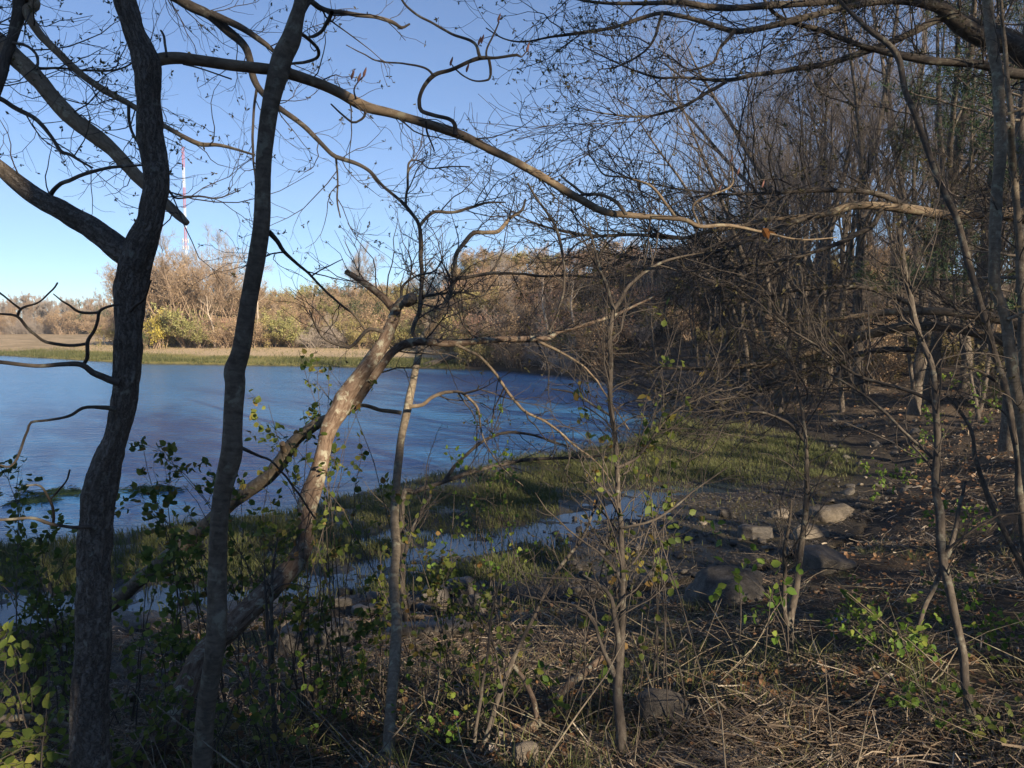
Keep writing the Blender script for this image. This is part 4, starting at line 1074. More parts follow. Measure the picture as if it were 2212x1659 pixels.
# --- tree off the frame's left side whose limbs hang into view
def overhanging_tree():
    bx, by = -4.7, 5.6
    t = Tree('overhanging_oak', 'oak whose heavy sunlit limbs hang down from above the furrowed trunk', (bx, by, H(bx, by)), 91)
    t.stem(np.array([(bx, by, H(bx, by) - 0.3, 0.24), (bx + 0.1, by, 3.5, 0.2), (bx, by - 0.1, 6.0, 0.17), (bx + 0.2, by, 9.0, 0.12), (bx, by, 13, 0.04)]), 'trunk', 'oak', 24, 0.06, 0.06, 14, 0.004, 0.05, False)
    def hang(sp, d0, d1, z, m='tan', sides=14, st=0.02):
        r = rows(sp, d0, d1); r = np.vstack([(bx, by, z, r[0, 3] * 1.2), (bx * 0.65 + r[0, 0] * 0.35, by * .65 + r[0, 1] * .35, z * .5 + r[0, 2] * .5, r[0, 3] * 1.1), r])
        t.stem(r, 'branch', m, sides, st, 0.06, 24, 0.001, 0.06)
    hang([(-40, 60, 40), (18, 112, 37), (67, 160, 35), (110, 207, 35), (167, 260, 33), (233, 312, 30), (283, 367, 27), (330, 412, 24), (367, 444, 22), (392, 468, 18), (406, 482, 12)], 5.6, 5.0, 7.0, 'tan', 26)
    hang([(60, -60, 34), (47, 0, 28), (40, 35, 25), (25, 80, 22), (10, 125, 22), (5, 167, 16), (-8, 215, 12)], 5.5, 5.4, 8.0, 'branch')
    hang([(48, -30, 24), (57, 27, 20), (83, 73, 17), (127, 117, 15), (173, 160, 14), (227, 197, 14), (283, 227, 12), (347, 267, 10), (400, 297, 9), (434, 312, 9), (467, 313, 8), (500, 320, 6), (547, 334, 4)], 5.5, 5.2, 8.3)
    hang([(-60, 190, 14), (0, 213, 11), (33, 233, 10), (77, 257, 9), (110, 293, 8), (133, 327, 8), (150, 333, 7), (173, 347, 6), (200, 362, 4)], 5.6, 5.2, 6.5, 'branch', 10)
    hang([(280, -90, 27), (390, 0, 22), (450, 30, 20), (494, 67, 18), (527, 97, 16), (540, 127, 15), (547, 167, 14), (564, 197, 13), (600, 230, 12), (650, 267, 11), (684, 300, 10), (717, 334, 9), (738, 343, 9), (771, 354, 8), (798, 370, 8), (825, 400, 7), (865, 434, 7), (885, 457, 6)], 6.2, 6.4, 9.5, 'branch')
    for sp, m, d in [
        ([(457, 32, 16), (517, 57, 15), (567, 90, 12), (594, 113, 8), (630, 150, 4)], 'branch', 6.2),
        ([(557, 187, 7), (550, 220, 6), (547, 267, 6), (547, 334, 5), (552, 400, 3)], 'branch', 6.3),
        ([(277, 226, 8), (280, 260, 7), (286, 285, 6), (300, 312, 5)], 'branch', 5.3),
        ([(70, 147, 7), (140, 148, 5), (200, 153, 5), (260, 148, 4), (310, 120, 3)], 'branch', 5.5),
        ([(28, 92, 7), (60, 100, 6), (82, 122, 6), (80, 150, 5)], 'branch', 5.4),
        ([(350, 395, 7), (372, 420, 5), (385, 428, 4), (430, 424, 4), (470, 428, 3), (520, 410, 2)], 'branch', 5.1),
        ([(725, 340, 5), (730, 380, 4), (728, 430, 4), (735, 470, 3)], 'branch', 6.4)]:
        t.stem(rows(sp, d, d), 'branch', m, 8, 0.03, 0.06, 24, 0, 0.08)
    t.twigs(t.par, 240, (0.3, 0.95), 620, (0.12, 0.45), 0.6, (0.014, 0.034), 0.10, 500, (0.06, 0.2), 0.006, 5)
    t.close('twig')
overhanging_tree()

# --- big spreading oak standing outside the frame on the right bank; its limbs sweep over the shore
def spreading_oak():
    bx, by = 7.4, 9.2
    t = Tree('spreading_oak', 'big oak on the bank whose long limbs sweep out over the shore', (bx, by, H(bx, by)), 101)
    z0 = H(bx, by)
    t.stem(np.array([(bx, by, z0 - 0.4, 0.42), (bx, by, z0 + 0.5, 0.33), (bx - 0.1, by, 4.5, 0.3), (bx + 0.1, by + 0.1, 8.5, 0.24), (bx, by, 12, 0.15), (bx + 0.2, by, 16, 0.04)]), 'trunk', 'oak', 24, 0.08, 0.06, 10, 0.006, 0.05, False)
    def sweep(sp, d0, d1, z, m='branch', sides=14):
        r = rows(sp, d0, d1); r = np.vstack([(bx, by, z, r[0, 3] * 1.1), r])
        return t.stem(r, 'branch', m, sides, 0.04, 0.07, 16, 0.001, 0.08)
    sweep([(1940, -25, 17), (1790, 2, 15), (1657, 12, 14), (1557, 17, 14), (1474, 7, 11), (1400, 8, 9), (1290, 5, 6), (1200, -10, 3)], 8.6, 8.0, 8.6)
    sweep([(2230, 140, 43), (2174, 100, 40), (2108, 70, 37), (2058, 37, 33), (2020, 10, 26), (1941, 2, 15), (1874, 7, 14), (1808, 20, 14), (1757, 33, 13), (1691, 50, 13), (1634, 63, 12), (1584, 67, 11), (1524, 48, 10), (1474, 35, 9), (1430, 27, 9), (1388, 37, 8), (1322, 60, 7), (1238, 73, 6), (1188, 80, 5), (1132, 90, 4), (1088, 83, 3), (1050, 60, 2)], 8.9, 7.6, 6.2)
    sweep([(2120, 60, 24), (2041, 40, 18), (1974, 70, 15), (1924, 90, 14), (1874, 110, 13), (1808, 130, 13), (1741, 145, 12), (1674, 157, 10), (1624, 163, 9), (1567, 173, 8), (1474, 167, 6), (1422, 167, 5), (1372, 153, 4), (1320, 130, 3), (1240, 90, 2)], 8.8, 8.0, 6.6)
    sweep([(2200, 160, 20), (2124, 143, 18), (1974, 127, 17), (1857, 97, 12), (1774, 63, 11), (1707, 47, 9), (1661, 17, 7), (1640, -30, 5)], 8.7, 8.4, 6.6)
    sweep([(2240, 470, 30), (2141, 460, 26), (2091, 459, 25), (2041, 465, 23), (1974, 454, 20), (1908, 447, 18), (1841, 445, 18), (1791, 460, 15), (1741, 467, 13), (1657, 474, 11), (1607, 487, 10), (1524, 500, 9), (1474, 514, 8), (1372, 507, 7), (1288, 510, 6), (1205, 497, 5), (1138, 474, 3), (1080, 440, 2)], 8.8, 8.2, 4.9, 'tan')
    sweep([(2240, 700, 24), (2174, 690, 21), (2091, 676, 20), (2008, 670, 17), (1908, 676, 13), (1808, 690, 9), (1751, 693, 6), (1690, 700, 4)], 9.0, 9.4, 4.1, 'tan')
    sweep([(2200, 735, 24), (2108, 718, 21), (2041, 705, 20), (1958, 706, 20), (1908, 716, 21), (1841, 733, 20), (1791, 746, 18), (1724, 770, 16), (1657, 786, 15), (1574, 793, 11), (1474, 796, 8), (1400, 790, 5), (1330, 770, 3)], 9.4, 9.6, 3.8, 'tan')
    for sp, m, d0, d1 in [
        ([(1974, 753, 12), (1874, 760, 12), (1808, 780, 11), (1724, 806, 9), (1650, 835, 7), (1560, 870, 5), (1480, 900, 3)], 'branch', 9.4, 9.0),
        ([(1567, 176, 7), (1524, 203, 7), (1474, 230, 6), (1422, 247, 5), (1372, 252, 4), (1305, 245, 3), (1238, 230, 2)], 'branch', 8.2, 7.8),
        ([(1585, 68, 8), (1555, 105, 6), (1540, 135, 5), (1500, 150, 4), (1470, 155, 3)], 'branch', 8.1, 8.0),
        ([(1430, 30, 7), (1420, 60, 6), (1410, 90, 5), (1380, 120, 4), (1330, 145, 3), (1290, 150, 2)], 'branch', 7.9, 7.8),
        ([(1905, 455, 12), (1880, 490, 11), (1820, 520, 10), (1740, 550, 8), (1640, 570, 6), (1540, 580, 4)], 'branch', 8.6, 8.3),
        ([(1990, 462, 14), (1900, 420, 12), (1800, 410, 10), (1690, 415, 8), (1580, 420, 6), (1480, 410, 4), (1400, 395, 3)], 'branch', 8.7, 8.2),
        ([(1740, 470, 9), (1660, 500, 8), (1560, 540, 7), (1460, 560, 5), (1360, 555, 4), (1280, 540, 3)], 'branch', 8.4, 8.0),
        ([(1850, 735, 12), (1780, 790, 10), (1700, 830, 9), (1620, 850, 7), (1540, 880, 5)], 'branch', 9.5, 9.3),
        ([(2000, 672, 12), (1930, 640, 10), (1850, 620, 9), (1750, 625, 7), (1650, 640, 5), (1560, 650, 3)], 'branch', 9.2, 9.2)]:
        t.stem(rows(sp, d0, d1), 'branch', m, 8, 0.05, 0.07, 16, 0, 0.08)
    t.twigs(t.par, 420, (0.5, 1.6), 1500, (0.2, 0.7), 0.75, (0.018, 0.042), 0.05, 2600, (0.08, 0.3), 0.0055, 5, 0.2, flat=0.3, rmin=0.0018)
    low = [c for c in t.par if c[:, 2].mean() < 6.2]
    t.twigs(low, 190, (0.8, 2.4), 1300, (0.3, 0.9), 0.3, (0.015, 0.035), -0.02, 1300, (0.1, 0.4), 0.0045, 4, 0.2, flat=0.5, rmin=0.002)
    t.close('twig')
spreading_oak()

# --- thin stems on the right half of the bank
def simple(name, label, spec, d0, d1, m, seed, branches=(), n=(14, 34), sides=16, ground=True, len1=(0.15, 0.5), len2=(0.06, 0.22), buds=0.2):
    r = rows(spec, d0, d1); r[:, 3] *= 0.86
    if ground: r = grounded(r)
    t = Tree(name, label, base_of(r), seed)
    t.stem(r, 'trunk', m, sides, 0.018, 0.045, 26, 0.0008, 0.06)
    for sp, a, b in branches: t.stem(rows(sp, a, b), 'branch', m if m != 'oak' else 'branch', 8, 0.02, 0.06, 26, 0, 0.1)
    t.twigs(t.par, n[0], len1, n[1], len2, buds, (0.012, 0.03), 0.06, tmin=0.3)
    t.close()
    return t

simple('dark_sapling', 'straight dark forked sapling rising from a double stem in the straw', [(1342, 1662, 29), (1338, 1540, 26), (1335, 1456, 22), (1343, 1373, 17), (1345, 1240, 15), (1342, 1140, 14), (1335, 1087, 13), (1332, 987, 13), (1325, 920, 13), (1318, 853, 12), (1318, 786, 12), (1318, 720, 12), (1326, 668, 12)], 3.3, 4.6, 'branch', 111,
       [([(1326, 672, 9), (1312, 626, 8), (1295, 580, 7), (1285, 540, 5), (1270, 480, 3)], 4.6, 4.8), ([(1326, 672, 9), (1348, 633, 8), (1372, 603, 7), (1405, 580, 6), (1448, 560, 5), (1520, 545, 3)], 4.6, 4.9),
        ([(1338, 1430, 14), (1325, 1313, 10), (1305, 1273, 8), (1280, 1255, 6), (1258, 1240, 4)], 3.6, 3.8), ([(1336, 1470, 13), (1322, 1440, 11), (1302, 1400, 9), (1278, 1336, 8), (1248, 1313, 5)], 3.55, 3.7),
        ([(1335, 1010, 7), (1380, 985, 6), (1420, 930, 5), (1470, 880, 4), (1560, 840, 3)], 4.1, 4.4), ([(1322, 900, 6), (1290, 880, 5), (1240, 850, 4), (1190, 840, 3)], 4.3, 4.4),
        ([(1340, 1140, 5), (1420, 1120, 5), (1500, 1060, 4), (1570, 1010, 3)], 3.9, 4.1)], (110, 520), len1=(0.25, 0.8))
simple('grey_sapling', 'thin grey-brown sapling with a double stem standing by the boulder', [(1726, 1492, 24), (1716, 1450, 20), (1707, 1406, 19), (1707, 1340, 21), (1721, 1273, 18), (1731, 1190, 16), (1741, 1106, 15), (1744, 1054, 14), (1741, 953, 9), (1734, 903, 8), (1721, 837, 7), (1707, 786, 5), (1691, 753, 3)], 5.0, 5.6, 'branch', 121,
       [([(1741, 955, 7), (1707, 917, 7), (1674, 900, 6), (1634, 890, 5), (1574, 897, 4), (1524, 913, 3)], 5.5, 5.6), ([(1708, 1350, 13), (1697, 1330, 12), (1694, 1206, 9), (1704, 1140, 7), (1710, 1080, 4)], 5.0, 5.0),
        ([(1730, 890, 5), (1745, 850, 4), (1720, 800, 3), (1700, 760, 2)], 5.5, 5.5), ([(1574, 897, 3), (1540, 960, 3), (1480, 1000, 2)], 5.6, 5.6)], (60, 260), len1=(0.2, 0.7))
simple('stub_topped_tree', 'dark thin trunk with snapped top and mossy streaks on the bank', [(2120, 1662, 27), (2098, 1540, 22), (2078, 1406, 20), (2058, 1306, 20), (2038, 1223, 20), (2028, 1106, 21), (2021, 1054, 18), (2024, 953, 18), (2021, 870, 16), (2014, 786, 15), (1988, 720, 15), (1964, 636, 14), (1951, 570, 13), (1938, 495, 12)], 3.4, 4.4, 'branch', 131,
       [([(2016, 869, 8), (1958, 843, 7), (1874, 820, 7), (1828, 796, 6), (1774, 753, 5), (1714, 716, 4), (1674, 683, 3)], 4.1, 4.5), ([(2016, 990, 7), (1960, 940, 7), (1900, 880, 6), (1830, 830, 5), (1760, 790, 3)], 4.0, 4.4)], (70, 300), len1=(0.2, 0.8))
simple('curving_sapling', 'slender brown sapling bowing over beside the pale ridged trunk', [(2235, 1330, 26), (2212, 1150, 22), (2198, 987, 20), (2184, 903, 19), (2171, 837, 18), (2148, 770, 17), (2128, 696, 17), (2114, 636, 16), (2094, 573, 16), (2071, 484, 15), (2048, 434, 15), (2024, 384, 14), (2004, 317, 14), (1978, 250, 14), (1954, 187, 14), (1941, 130, 14), (1918, 97, 13), (1874, 63, 11), (1818, 7, 8), (1780, -50, 6)], 4.6, 5.6, 'branch', 141, [([(2170, 835, 7), (2110, 800, 6), (2050, 790, 4), (1990, 800, 3)], 5, 5)], (26, 80), len1=(0.2, 0.7))
simple('pale_ridged_tree', 'pale ridged trunk standing upright on the bank beside the bowing sapling', [(2300, 1400, 36), (2240, 1150, 30), (2212, 960, 27), (2198, 853, 26), (2184, 770, 25), (2174, 686, 25), (2154, 620, 25), (2152, 553, 25), (2158, 400, 27), (2161, 283, 26), (2154, 183, 25), (2138, 100, 24), (2131, 0, 22), (2110, -150, 16), (2090, -400, 8)], 4.3, 4.9, 'pale', 151,
       [([(2160, 300, 12), (2180, 270, 14), (2186, 330, 14), (2188, 367, 14)], 4.7, 4.9), ([(2176, 690, 8), (2200, 680, 7), (2240, 660, 5)], 4.5, 4.5), ([(2165, 250, 6), (2220, 230, 5), (2300, 200, 4)], 4.7, 4.7)], (22, 70), 20, len1=(0.2, 0.6))
simple('edge_tree', 'thin straight trunk just behind the pale ridged trunk', [(2245, 1250, 22), (2225, 1000, 20), (2212, 800, 20), (2203, 600, 19), (2196, 480, 17), (2190, 367, 16), (2184, 267, 14), (2170, 100, 10), (2160, -60, 6)], 5.4, 5.8, 'smooth', 161, (), (26, 80), len1=(0.3, 0.8))
simple('leaning_pole', 'thin pale leaning dead pole half hidden by green shoots', [(1961, 1492, 14), (1971, 1440, 13), (1984, 1356, 13), (2008, 1290, 12), (2048, 1190, 12), (2071, 1106, 10), (2085, 1040, 6)], 5.0, 5.6, 'branch', 171, (), (6, 10))
simple('bent_sapling', 'crooked dark thin sapling bending over the straw slope', [(2235, 1300, 17), (2212, 1240, 15), (2191, 1190, 14), (2148, 1106, 13), (2128, 1054, 12), (2108, 987, 11), (2101, 937, 10), (2071, 886, 8), (2040, 850, 5)], 4.6, 4.9, 'branch', 181, (), (12, 30))
simple('thin_twin_stem', 'pair of thin brown upright stems against the leaning decayed tree', [(594, 1640, 12), (590, 1500, 11), (588, 1400, 10), (586, 1300, 9), (590, 1230, 6), (600, 1160, 3)], 3.8, 4.0, 'branch', 191, [([(590, 1500, 7), (580, 1400, 7), (575, 1300, 5), (570, 1220, 3)], 3.85, 3.9)], (8, 18))
simple('dark_leaning_stem', 'dark thin stem leaning across the straw beside the lichened sapling', [(1030, 1660, 17), (1060, 1560, 15), (1085, 1480, 14), (1120, 1400, 12), (1160, 1320, 10), (1200, 1240, 9), (1260, 1160, 7), (1290, 1080, 5)], 3.4, 4.2, 'branch', 201,
       [([(1022, 1660, 10), (1030, 1560, 9), (1050, 1440, 7), (1062, 1330, 5), (1080, 1250, 4)], 3.45, 3.6), ([(1085, 1480, 6), (1060, 1380, 5), (1010, 1290, 4)], 3.6, 3.7)], (14, 36))
simple('shore_branch', 'bare branch rising from the marsh edge towards the open water', [(870, 1085, 13), (900, 1062, 13), (960, 1040, 11), (1020, 1020, 10), (1100, 1000, 9), (1180, 990, 8), (1290, 985, 6), (1380, 960, 4)], 9.0, 10.5, 'branch', 211, [([(960, 1040, 9), (990, 1000, 8), (1040, 955, 7), (1090, 935, 6), (1150, 940, 5), (1230, 965, 4)], 9.3, 9.8), ([(870, 1210, 9), (890, 1150, 9), (915, 1100, 8), (930, 1070, 6)], 8.6, 9.0)], (60, 260), ground=True, len1=(0.3, 0.9))
# bark-stripped branch lying in the straw
def lying_branch(label, spec, d0, d1, m, seed, subs=()):
    r = rows(spec, d0, d1); g0 = height(r[:, 0], r[:, 1])
    o = thing('lying_branch', label, 'branch', (r[0, 0], r[0, 1], g0[0]))
    a = Acc(); limb(a, r, 14, 0.02, 0.06, 24, 0.001, True, 0.1, seed); at_root(o, a).build('trunk', M[m], o)
    for sp, x, y in subs:
        a = Acc(); limb(a, rows(sp, x, y), 8, 0.02, 0.06, 24, 0, True, 0.1, seed); at_root(o, a).build('branch', M[m], o)
lying_branch('reddish-brown bare branch lying up the straw slope', [(1060, 1652, 30), (1110, 1600, 27), (1160, 1560, 25), (1195, 1535, 22), (1215, 1490, 18), (1260, 1455, 15), (1300, 1420, 11)], 3.35, 4.6, 'dead', 221, [([(1160, 1552, 14), (1150, 1510, 13), (1125, 1460, 11), (1090, 1420, 9), (1065, 1390, 6)], 3.6, 3.9)])
lying_branch('pale dry branch lying along the ground near the furrowed trunk', [(-40, 1545, 16), (0, 1552, 16), (60, 1550, 15), (110, 1556, 13), (155, 1570, 10)], 3.6, 3.5, 'pale', 222)
lying_branch('grey dry branch slanting down behind the furrowed trunk', [(10, 1560, 12), (40, 1590, 12), (90, 1620, 11), (160, 1660, 9)], 3.5, 3.1, 'pale', 223)
lying_branch('dead branch lying among the stones at the foot of the bank', [(880, 1330, 9), (920, 1334, 10), (965, 1340, 10), (990, 1342, 7)], 9.4, 9.4, 'tan', 224)
lying_branch('long thin dead stick on the leaf litter', [(1735, 1660, 5), (1800, 1600, 5), (1860, 1570, 5), (1920, 1566, 4)], 3.3, 3.9, 'pale', 225)
# decayed stump by the frame edge
def stump():
    p = G(60, 1560); a = Acc()
    limb(a, [(0, 0, -0.2, 0.13), (0, 0, 0.1, 0.10), (0.02, 0.02, 0.35, 0.085), (-0.05, 0, 0.55, 0.08)], 28, 0.015, 0.1, 22, 0.006, True, 0.1, 3)
    o = thing('stump', 'dark rotting forked stump behind the furrowed trunk', 'stump', p); a.build('trunk', M['oak'], o)
    b = Acc(); limb(b, [(0.0, 0, 0.3, 0.05), (-0.12, 0, 0.5, 0.045), (-0.25, 0.02, 0.62, 0.03)], 14, 0.015, 0.1, 22, 0.003); b.build('branch', M['oak'], o)
stump()
# plastic-dark cut end with shelf fungus on the broken limb

# ------------------------------------------------------------------ leafy shrubs and shoots
def shrub(name, label, base, tips, seed, d, nleaf, lsize=(0.03, 0.055), leafm='leaf', group=None, side=5, tintr=(0.0, 1.0), arch=0.15, rs=0.004):
    """stems arch from one base (layout point at depth) to given tips; heart-shaped young leaves along them"""
    rng = np.random.default_rng(seed); nleaf = int(nleaf * 2.0)
    b0 = np.array(base) if len(base) == 3 else W(base[0], base[1], d)
    b0 = np.array((b0[0], b0[1], H(b0[0], b0[1]) - 0.03))
    o = thing(name, label, 'shrub', tuple(b0), group)
    P, R = [], []
    bb = b0
    for (tx, ty, dd) in tips:
        e = W(tx, ty, dd); b0 = bb + rng.normal(size=3) * (0.22, 0.15, 0) * min(1, nleaf / 100); b0[2] = H(b0[0], b0[1]) - 0.03; k = np.linspace(0, 1, 9)[:, None]
        mid = b0 + (e - b0) * np.array((0.3, 0.3, 0.6)) + rng.normal(size=3) * 0.05
        c = b0 * (1 - k) ** 2 + 2 * mid * k * (1 - k) + e * k ** 2
        c += np.array((0, 0, 1)) * (arch * np.sin(k * math.pi) * np.linalg.norm(e - b0) * 0.3) + rng.normal(size=(9, 3)) * 0.012 * k
        P.append(c); R.append(np.linspace(rs, 0.0014, 9))
    P, R = np.array(P), np.array(R)
    a = Acc(); tubes(a, P, R, 6)
    A, RR = grow(rng, curves(P, R), side * len(tips), (0.12, 0.4), (0.5, 1.2), 0.05, 0.2, 6, 0.25, 0.5, 0.005, 0.7)
    tubes(a, A, np.maximum(RR, 0.0009), 4)
    at_root(o, a).build('stems', M['twig'], o)
    src = np.concatenate([P[:, 4:].reshape(-1, 3), A[:, 1:].reshape(-1, 3), A[:, 2:].reshape(-1, 3)])
    dirs = np.concatenate([np.gradient(P, axis=1)[:, 4:].reshape(-1, 3), np.gradient(A, axis=1)[:, 1:].reshape(-1, 3), np.gradient(A, axis=1)[:, 2:].reshape(-1, 3)])
    i = rng.integers(0, len(src), nleaf)
    dd = dirs[i] / (np.linalg.norm(dirs[i], axis=1, keepdims=True) + 1e-9) + rng.normal(size=(nleaf, 3)) * 0.8; dd[:, 2] -= 0.25
    e = Acc()
    leaves(e, rng, src[i] + rng.normal(size=(nleaf, 3)) * 0.012, dd, rng.uniform(*lsize, nleaf) * 0.95, 1.0, rng.uniform(*tintr, nleaf) ** 1.1, 0.7)
    at_root(o, e).build('leaves', M[leafm], o, True, 'stuff')
    return o

rl = np.random.default_rng(8)
def tipset(boxes):
    out = []
    for (x0, x1, y0, y1, n, da, db) in boxes:
        for _ in range(n): out.append((rl.uniform(x0, x1), rl.uniform(y0, y1), rl.uniform(da, db)))
    return out
shrub('greenbrier', 'arching leafy briar reaching across the water between the two trunks', (520, 1330), tipset([(270, 430, 930, 1060, 6, 4.2, 4.6), (300, 460, 1060, 1180, 5, 4.2, 4.6)]), 31, 4.4, 260)
shrub('greenbrier', 'leafy briar climbing between the smooth trunk and the decayed tree', (640, 1420), tipset([(520, 660, 860, 1060, 6, 4.4, 4.8), (540, 720, 1060, 1260, 6, 4.3, 4.7)]), 32, 4.5, 270)
shrub('greenbrier', 'small-leaved briar sprays hanging by the leaning tree’s upper trunk'.replace('’', "'"), (700, 1450), tipset([(600, 690, 740, 800, 2, 5.0, 5.2), (690, 800, 770, 860, 4, 5.0, 5.2), (720, 790, 900, 1060, 4, 4.9, 5.1)]), 33, 4.9, 130)
shrub('greenbrier', 'dark leafy briar mass behind the furrowed trunk at the marsh edge', (120, 1480), tipset([(0, 170, 1140, 1300, 10, 4.0, 4.8), (0, 160, 1260, 1420, 6, 3.8, 4.5), (-30, 60, 930, 1010, 2, 4.4, 4.8)]), 34, 4.3, 460, tintr=(0, 0.7))
shrub('greenbrier', 'dense leafy briar filling the gap between the two trunks low down', (350, 1500), tipset([(240, 450, 1180, 1330, 8, 4.0, 4.8), (250, 430, 1330, 1460, 4, 3.9, 4.5)]), 35, 4.3, 290, tintr=(0, 0.85))
shrub('greenbrier', 'leafy briar along the pools behind the lichened sapling', (760, 1560), tipset([(620, 830, 1200, 1340, 7, 4.4, 5.2), (640, 830, 1340, 1480, 4, 4.2, 4.8)]), 36, 4.5, 230)
shrub('greenbrier', 'leafy briar growing up to the right stem fork by the shore branch'.replace('right ', ''), (940, 1500), tipset([(880, 1060, 1180, 1300, 7, 4.6, 5.2), (960, 1120, 1280, 1420, 5, 4.4, 5.0), (820, 900, 1040, 1120, 3, 4.8, 5.2)]), 37, 4.7, 230)
shrub('greenbrier', 'sparse bright-leaved briar hanging over the water beyond the lichened sapling', (1090, 1420), tipset([(950, 1000, 940, 1010, 3, 5.4, 5.8), (1030, 1080, 850, 960, 4, 5.4, 5.8), (1000, 1100, 960, 1060, 3, 5.4, 5.7)]), 38, 5.2, 120, (0.025, 0.045), 'bright')
shrub('greenbrier', 'leafy briar low in front of the smooth trunk base', (520, 1640), tipset([(480, 620, 1400, 1520, 6, 3.3, 3.7), (500, 680, 1500, 1640, 3, 3.2, 3.6)]), 39, 3.4, 80, (0.025, 0.05))
shrub('greenbrier', 'leafy briar low on the bank under the leaning decayed trunk', (300, 1640), tipset([(250, 420, 1480, 1620, 8, 3.2, 3.7)]), 40, 3.4, 120, (0.025, 0.05), tintr=(0.1, 0.9))
shrub('greenbrier', 'big-leaved dark shoots at the foot of the rotting stump', (30, 1640), tipset([(-20, 130, 1360, 1480, 6, 3.2, 3.6), (-20, 150, 1560, 1650, 6, 2.9, 3.3)]), 41, 3.2, 120, (0.035, 0.06), tintr=(0.1, 0.9))
shrub('seedling', 'leafy shoots along the straw between the lichened and dark saplings', (1100, 1640), tipset([(920, 1060, 1380, 1560, 6, 3.5, 4.0), (1000, 1200, 1300, 1480, 6, 3.6, 4.2)]), 42, 3.8, 110, (0.025, 0.05), 'leaf')
shrub('hanging_shoot', 'thin shoot with paired green leaves beside the forked dark sapling', (1345, 1500), tipset([(1230, 1290, 820, 850, 2, 4.3, 4.4), (1320, 1420, 860, 960, 2, 4.2, 4.5), (1400, 1520, 700, 800, 3, 4.3, 4.6), (1480, 1600, 730, 830, 2, 4.4, 4.6)]), 43, 4.0, 90, (0.03, 0.06), 'leaf', tintr=(0.35, 1.0), side=3)
shrub('hanging_shoot', 'leafy shoot in front of the mossy marsh grass by the dark sapling', (1350, 1560), tipset([(1260, 1380, 1040, 1160, 4, 4.0, 4.3), (1380, 1480, 980, 1100, 3, 4.0, 4.3), (1290, 1350, 1380, 1440, 2, 3.7, 3.9)]), 44, 3.8, 70, (0.03, 0.055), 'leaf', side=3)
shrub('seedling', 'shoot of broad bright leaves standing in front of the flat boulder', (1660, 1420), tipset([(1540, 1680, 1160, 1260, 5, 4.6, 4.8)]), 45, 4.7, 26, (0.045, 0.075), 'bright', side=2)
shrub('seedling', 'single shoot of bright yellow-green leaves on the shaded straw', (1190, 1560), tipset([(1130, 1210, 1440, 1510, 3, 3.9, 4.0)]), 46, 3.9, 14, (0.04, 0.06), 'bright', side=2)
for i, (x, y, w, hgt, n, lab) in enumerate([
    (1830, 1380, 50, 90, 60, 'low clump of green shoots between the grey sapling and leaning pole'), (1930, 1440, 60, 130, 80, 'taller clump of green shoots around the leaning pole'), (1990, 1570, 70, 70, 60, 'low green shoots at the base of the leaning pole'),
    (2150, 1420, 60, 100, 60, 'green shoots on the slope beyond the stub-topped trunk'), (1930, 1090, 70, 120, 110, 'bright green shoots at the edge of the bank above the flat slab'), (2060, 1180, 80, 120, 80, 'loose green shoots on the sunlit straw slope'),
    (2110, 950, 90, 170, 150, 'yellow-green leafing bush lit by the sun beside the bowing sapling'), (1990, 1010, 60, 120, 80, 'small leafing bush beside the stub-topped trunk'), (2080, 1340, 70, 100, 60, 'dim green shoots beside the bent sapling'),
    (960, 1620, 60, 90, 50, 'green shoots by the reddish lying branch'), (1060, 1560, 40, 70, 30, 'slim green shoots under the dark leaning stem'), (700, 1600, 80, 110, 70, 'green shoots between the twin stems and lichened sapling'), (1640, 1360, 40, 50, 22, 'tiny green shoots in the straw below the flat boulder'), (2150, 1620, 70, 80, 50, 'dim green shoots at the foot of the stub-topped trunk')]):
    g = G(x, y); dep = g[1]
    shrub('seedling', lab, tuple(g), [(x + rl.uniform(-w, w), y - rl.uniform(0.3, 1.0) * hgt, dep + rl.uniform(-0.25, 0.25)) for _ in range(7)], 500 + i, dep, n, (0.02 + 0.002 * dep, 0.035 + 0.003 * dep), 'bright' if i not in (8, 13) else 'leaf', 'green shoots on the straw slope', 3)

